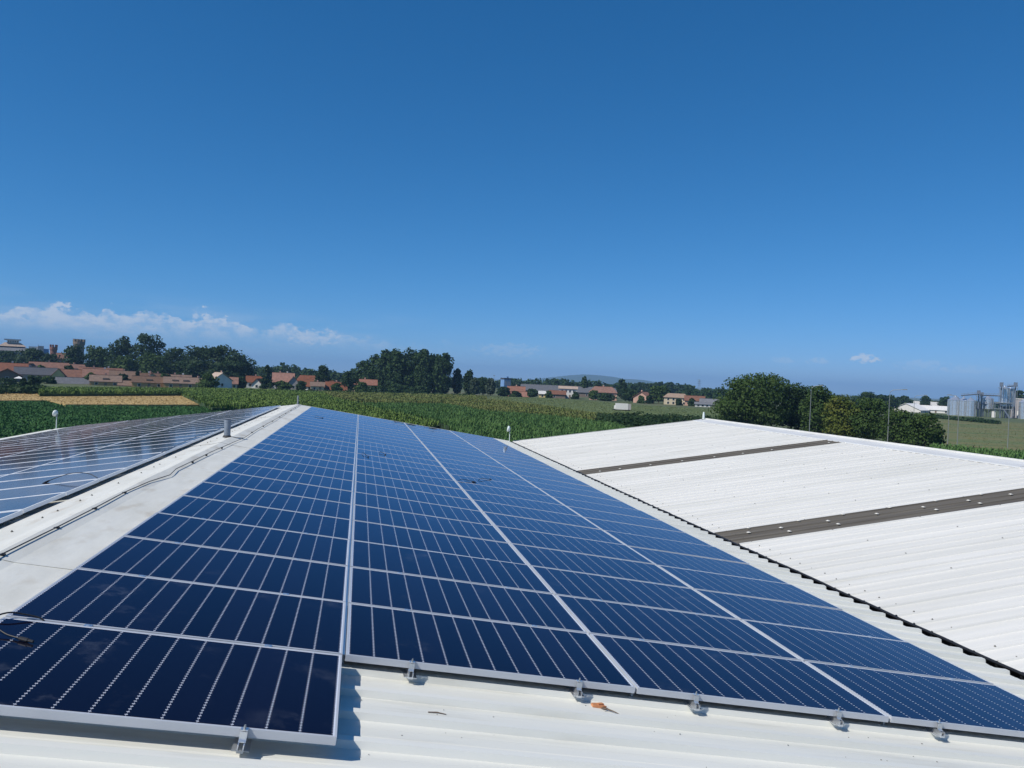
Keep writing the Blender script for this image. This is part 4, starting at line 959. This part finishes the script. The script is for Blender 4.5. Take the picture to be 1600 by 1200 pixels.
# blue tower block, pylon, antenna
D = 640; p = foot(790, D); t = empty('blue_tower', p, (0, 0, view_yaw(790) + rad(28))); tag(t, 'blue block-shaped tower above the trees in the middle', 'tower')
h = pix(790, 590.5, D).z; MB().box(-3.1, 3.1, -3.1, 3.1, 0, h - 1.2).build('body', M['w_blue'], t); MB().box(-3.3, 3.3, -3.3, 3.3, h - 1.2, h).build('parapet', M['r_dark'], t)
MB().box(.6, 2.2, -.6, .8, h, h + 1.2).build('hut', M['w_blue'], t)
for k in range(4): MB().box(-2.4 + 1.4 * k, -1.6 + 1.4 * k, -3.16, -3.103, h - 6, h - 1.8).build('louvre', M['w_grey'], t)
def pylon(px, D, top, label):
    p = foot(px, D); h = pix(px, top, D).z; t = empty('pylon', p, (0, 0, .4)); tag(t, label, 'pylon')
    for sx, sy in ((-1, -1), (1, -1), (1, 1), (-1, 1)): MB().tube([(sx * 2.2, sy * 2.2, 0), (sx * .7, sy * .7, h * .65), (sx * .35, sy * .35, h)], .14, 4).build('leg', M['galv'], t)
    for k in range(7):
        z = h * (.1 + .12 * k); r_ = 2.2 - 1.5 * min(1, z / (h * .65))
        for s in (-1, 1): MB().tube([(-r_, s * r_, z), (r_ * .85, s * r_ * .85, z + h * .1)], .09, 4).build('brace', M['galv'], t)
    for z in (.76, .86, .96): MB().tube([(-3.4, 0, h * z), (0, 0, h * z + .5), (3.4, 0, h * z)], .12, 4).build('cross_arm', M['galv'], t)
pylon(1092.5, 900, 593, 'lattice pylon on the far skyline left of the broad trees')
D = 700; p = foot(771.5, D); t = empty('antenna_mast', p); tag(t, 'thin antenna mast left of the blue tower', 'mast'); h = pix(771, 586, D).z
MB().tube([(0, 0, 0), (0, 0, h)], .13, 6).build('mast', M['galv'], t); MB().box(-1.0, 1.0, -.12, .12, h - .5, h - .1).build('cross_arm', M['galv'], t)

# ---------------------------------------------------------------- grain silos
M['zinc'] = mat('zinc_sheet', (.80, .83, .86), .24, .75, col2=(.68, .71, .75), scale=.3, stretch=(1, 1, 3))
M['steel_d'] = mat('blue_grey_steel', (.16, .19, .24), .5, .4)
def silo(px, D, top, eave, width, label, legs=0.0):
    p = foot(px, D); r = width * D / F / 2; ze, zt = pix(px, eave, D).z, pix(px, top, D).z
    t = empty('grain_silo', p); tag(t, label, 'silo', 'zinc grain silos')
    z0 = legs; prof = []; nb = max(6, int((ze - z0) / .55))
    for k in range(nb): prof += [(r, z0 + (ze - z0) * k / nb), (r * 1.008, z0 + (ze - z0) * (k + .5) / nb)]
    prof.append((r, ze)); MB().lathe(prof, 28).build('shell', M['zinc'], t)
    rf = MB().lathe([(r * 1.04, ze - .1), (r * 1.04, ze + .02), (r * .12, zt), (r * .12, zt + .5)], 28).build('roof', M['zinc'], t)
    for k in range(12):
        a = 2 * math.pi * k / 12; MB().box(-.06, .06, -r - .14, -r - .02, z0, ze).build('stiffener', M['galv'], t, rot=(0, 0, a))
    if legs:
        MB().lathe([(.3, z0 - 2.4), (r * .98, z0)], 20).build('hopper', M['zinc'], t)
        for k in range(6):
            a = 2 * math.pi * k / 6; MB().tube([(r * .95 * math.cos(a), r * .95 * math.sin(a), 0), (r * .95 * math.cos(a), r * .95 * math.sin(a), z0 + .3)], .16, 6).build('leg', M['steel_d'], t)
    MB().tube([(r * .3, -r - .35, z0), (r * .3, -r - .35, ze + .3)], .12, 4).build('ladder', M['galv'], t)
    return t
silo(1494, 452, 619, 625, 21, 'leftmost and widest zinc silo')
silo(1507, 446, 620.5, 626, 15, 'second zinc silo from the left, with bright highlight')
silo(1518, 442, 621.5, 626.5, 15, 'third zinc silo from the left, right end of the low trio')
silo(1545, 448, 618.5, 623, 15, 'raised zinc silo on legs, between trio and tower', 4.5)
silo(1604, 430, 622, 629, 18, 'zinc silo cut by the right picture edge')
silo(1570.5, 440, 603.5, 606.5, 12, 'tall zinc silo, left half of the tower', 6.5)
silo(1579, 442, 605.5, 607.5, 11, 'tall zinc silo, right half of the tower', 6.5)
def frame_tower(px, D, top, label, w=1.2):
    p = foot(px, D); h = pix(px, top, D).z; t = empty('elevator_leg', p, (0, 0, view_yaw(px))); tag(t, label, 'elevator', 'grain elevator legs')
    MB().box(-w * .3, w * .3, -w * .25, w * .25, 0, h).build('trunking', M['steel_d'], t)
    MB().box(-w * .75, w * .75, -w * .6, w * .6, h - 2.4, h).build('head', M['steel_d'], t); MB().box(-w * 1.3, w * 1.3, -w, w, h - 3.1, h - 2.9).build('platform', M['galv'], t)
    for s in (-1, 1):
        MB().tube([(s * w * 1.3, -w, h - 2.0), (s * w * 1.3, w, h - 2.0)], .06, 4).build('railing', M['galv'], t)
        MB().tube([(s * w * .8, -w * .6, 0), (s * w * .8, -w * .6, h - 3.1)], .10, 4).build('leg', M['galv'], t)
frame_tower(1565, 436, 597.5, 'grain elevator with head platform at the left of the tall silos')
frame_tower(1587, 438, 597.5, 'grain elevator with head platform at the right of the tall silos')
frame_tower(1530, 445, 610, 'shorter grain elevator above the silo trio')
frame_tower(1535, 447, 613, 'shortest grain elevator beside the raised silo')
def gantry(pa, pb, D, label):
    (xa, ya), (xb, yb) = pa, pb; a = pix(xa, ya, D); b = pix(xb, yb, D); t = empty('conveyor_gantry', (a.x, a.y, a.z)); tag(t, label, 'conveyor', 'conveyor gantries')
    d = b - a; MB().tube([(0, 0, 0), d], .38, 4).build('trough', M['steel_d'], t)
    MB().tube([(0, 0, 1.0), d + Vector((0, 0, 1.0))], .06, 4).build('railing', M['galv'], t)
    for k in range(6):
        q = d * (k / 5); MB().tube([q + Vector((0, 0, .3)), q + Vector((0, 0, 1.0))], .05, 4).build('post', M['galv'], t)
gantry((1502, 618), (1530, 615.5), 443, 'conveyor gantry over the silo trio')
gantry((1536, 617.5), (1564, 618.5), 440, 'conveyor gantry between raised silo and tower')
gantry((1574, 603.5), (1590, 603), 439, 'short conveyor gantry on top of the tower')
gantry((1524, 631), (1562, 631), 446, 'low steel walkway right of the silo trio')
# plant building behind the silos and its frame
D = 436; p = foot(1574, D); t = empty('process_frame', p, (0, 0, view_yaw(1574))); tag(t, 'steel frame with stairs at the foot of the tall silos', 'frame'); g = D / F
for x in (-15, -8, 0, 8):
    for y in (-3.5, 3.0): MB().box(x * g - .15, x * g + .15, y - .15, y + .15, 0, pix(1570, 629, D).z).build('post', M['steel_d'], t)
for py in (629, 639): MB().box(-16 * g, 9 * g, -3.9, 3.4, pix(1570, py, D).z - .3, pix(1570, py, D).z).build('deck', M['galv'], t)
MB().prism([(-4 * g, -4.0, pix(1570, 640, D).z), (-2 * g, -4.0, pix(1570, 640, D).z), (7 * g, -4.0, 0), (4 * g, -4.0, 0)], (0, -.9, 0)).build('stair', M['steel_d'], t)
MB().box(-19 * g, -14 * g, -2, 2, 0, pix(1555, 643, D).z).build('bin', M['w_white'], t)
D = 455; p = foot(1592, D); t = empty('plant_building', p, (0, 0, view_yaw(1592))); tag(t, 'pale concrete plant building behind the right silo', 'building'); g = D / F
h = pix(1592, 624, D).z; MB().box(-9 * g, 26 * g, -4, 6, 0, h).build('wall', M['w_grey'], t); MB().box(-9.5 * g, 26.5 * g, -4.3, 6.3, h, h + .5).build('parapet', M['w_white'], t)
for k in range(3): MB().box((-7 + 6 * k) * g, (-3 + 6 * k) * g, -4.06, -4.003, 1, 4).build('gate', M['w_white'], t)

# ---------------------------------------------------------------- street lamps, trailer
M['lamp_steel'] = mat('weathered_lamp_steel', (.24, .26, .26), .6, .3)
def street_lamp(px, D, top, label, arm=1.9, side=1):
    p = foot(px, D); h = pix(px, top, D).z; t = empty('street_lamp', p, (0, 0, view_yaw(px))); tag(t, label, 'street lamp', 'street lamps behind the hall')
    MB().tube([(0, 0, 0), (0, 0, h * .45), (0, 0, h - .9)], [.085, .065, .045], 8).build('pole', M['lamp_steel'], t)
    if arm:
        MB().tube([(0, 0, h - .9), (side * .12, 0, h - .45), (side * .5, 0, h - .15), (side * arm, 0, h)], .05, 6).build('arm', M['lamp_steel'], t)
        MB().box(min(side * arm, side * (arm + .75)), max(side * arm, side * (arm + .75)), -.14, .14, h - .05, h + .10).build('lamp_head', M['lamp_steel'], t)
    return t
street_lamp(1268, 140, 602, 'curved lamp post before the middle broad trees', 1.2)
street_lamp(1391, 138, 608, 'lamp post with long arm between the two low trees', 2.0)
street_lamp(1430, 190, 617, 'faint lamp post in front of the white halls', 2.0)
street_lamp(1485, 150, 625, 'thin pole left of its twin before the silos', 0)
street_lamp(1500, 143, 618, 'taller lamp post before the silo trio', 1.2, -1)
street_lamp(1579, 145, 626, 'thin pole before the tall silos, at the right', 0)
p = on(972, 641.5, 0.6); t = empty('box_trailer', (p.x, p.y, 0), (0, 0, view_yaw(972) + rad(4))); tag(t, 'white box trailer standing in the olive crop', 'trailer')
MB().box(-2.3, 1.9, -1.1, 1.1, .95, 3.0).build('body', M['w_white'], t); MB().box(1.91, 2.9, -1.0, 1.0, 1.0, 2.85).build('rear_box', M['w_grey'], t)
MB().box(-2.75, -2.31, -.8, .8, 1.1, 2.2).build('front_unit', M['trim'], t); MB().box(-3.3, 2.6, -.5, .5, .7, .94).build('chassis', M['void'], t)
for x in (-.6, .5):
    for y in (-1.0, .8): MB().tube([(x, y, .45), (x, y + .22, .45)], .45, 14).build('wheel', M['black'], t)
D = 228; p = foot(2, D); t = empty('garden_wall', p, (0, 0, view_yaw(2))); tag(t, 'low dark wall with pale coping at the left picture edge', 'wall')
MB().box(-6, .5, -.2, .2, 0, 1.9).build('wall', M['w_brown'], t); MB().box(-6.1, .6, -.26, .26, 1.9, 2.1).build('coping', M['w_white'], t)
p = foot(29, 285); t = empty('garden_pavilion', p, (0, 0, view_yaw(29))); tag(t, 'small white garden canopy behind the pointed shrub', 'canopy')
for x in (-1.3, 1.3):
    for y in (-1.3, 1.3): MB().tube([(x, y, 0), (x, y, 2.1)], .05, 6).build('post', M['trim'], t)
MB().add([(-1.5, -1.5, 2.1), (1.5, -1.5, 2.1), (1.5, 1.5, 2.1), (-1.5, 1.5, 2.1), (0, 0, 2.9)], [(0, 1, 4), (1, 2, 4), (2, 3, 4), (3, 0, 4), (3, 2, 1, 0)]).build('roof', M['trim'], t)

# ---------------------------------------------------------------- hills and air
M['hill'] = mat('wooded_hill', (.035, .060, .030), .95, col2=(.05, .075, .04), scale=.004)
def hill(name, D, prof, thick):
    mb = MB(); top = []
    for px, py in prof: top.append(pix(px, py, D))
    n_ = len(top); vs = []
    for p in top:
        d = Vector((p.x - EYE.x, p.y - EYE.y, 0)).normalized()
        vs += [(p.x - d.x * thick, p.y - d.y * thick, -2), (p.x - d.x * thick * .45, p.y - d.y * thick * .45, p.z * .6), (p.x, p.y, max(p.z, .5)), (p.x + d.x * thick, p.y + d.y * thick, -2)]
    mb.add(vs, [(i * 4 + j, (i + 1) * 4 + j, (i + 1) * 4 + j + 1, i * 4 + j + 1) for i in range(n_ - 1) for j in range(3)])
    return tag(mb.build(name, M['hill'], smooth=True), kind='structure')
hill('hill', 6200, [(800, 598), (830, 594), (850, 590.5), (870, 588.5), (890, 586.3), (912, 585), (930, 585.8), (943, 587), (960, 589), (975, 592), (990, 592.5), (1010, 594.5), (1040, 600), (1080, 606)], 900)
air = bpy.data.materials.new('haze'); air.use_nodes = True; nt = air.node_tree; nt.nodes.clear()
outn = nt.nodes.new('ShaderNodeOutputMaterial'); pv = nt.nodes.new('ShaderNodeVolumePrincipled'); nt.links.new(pv.outputs[0], outn.inputs['Volume'])
pv.inputs['Color'].default_value = (.36, .64, 1, 1); pv.inputs['Density'].default_value = .00014; pv.inputs['Anisotropy'].default_value = .0
hz = MB().box(-13800, 13800, -13800, 13800, -3.5, 215).build('haze', air); tag(hz, kind='stuff')
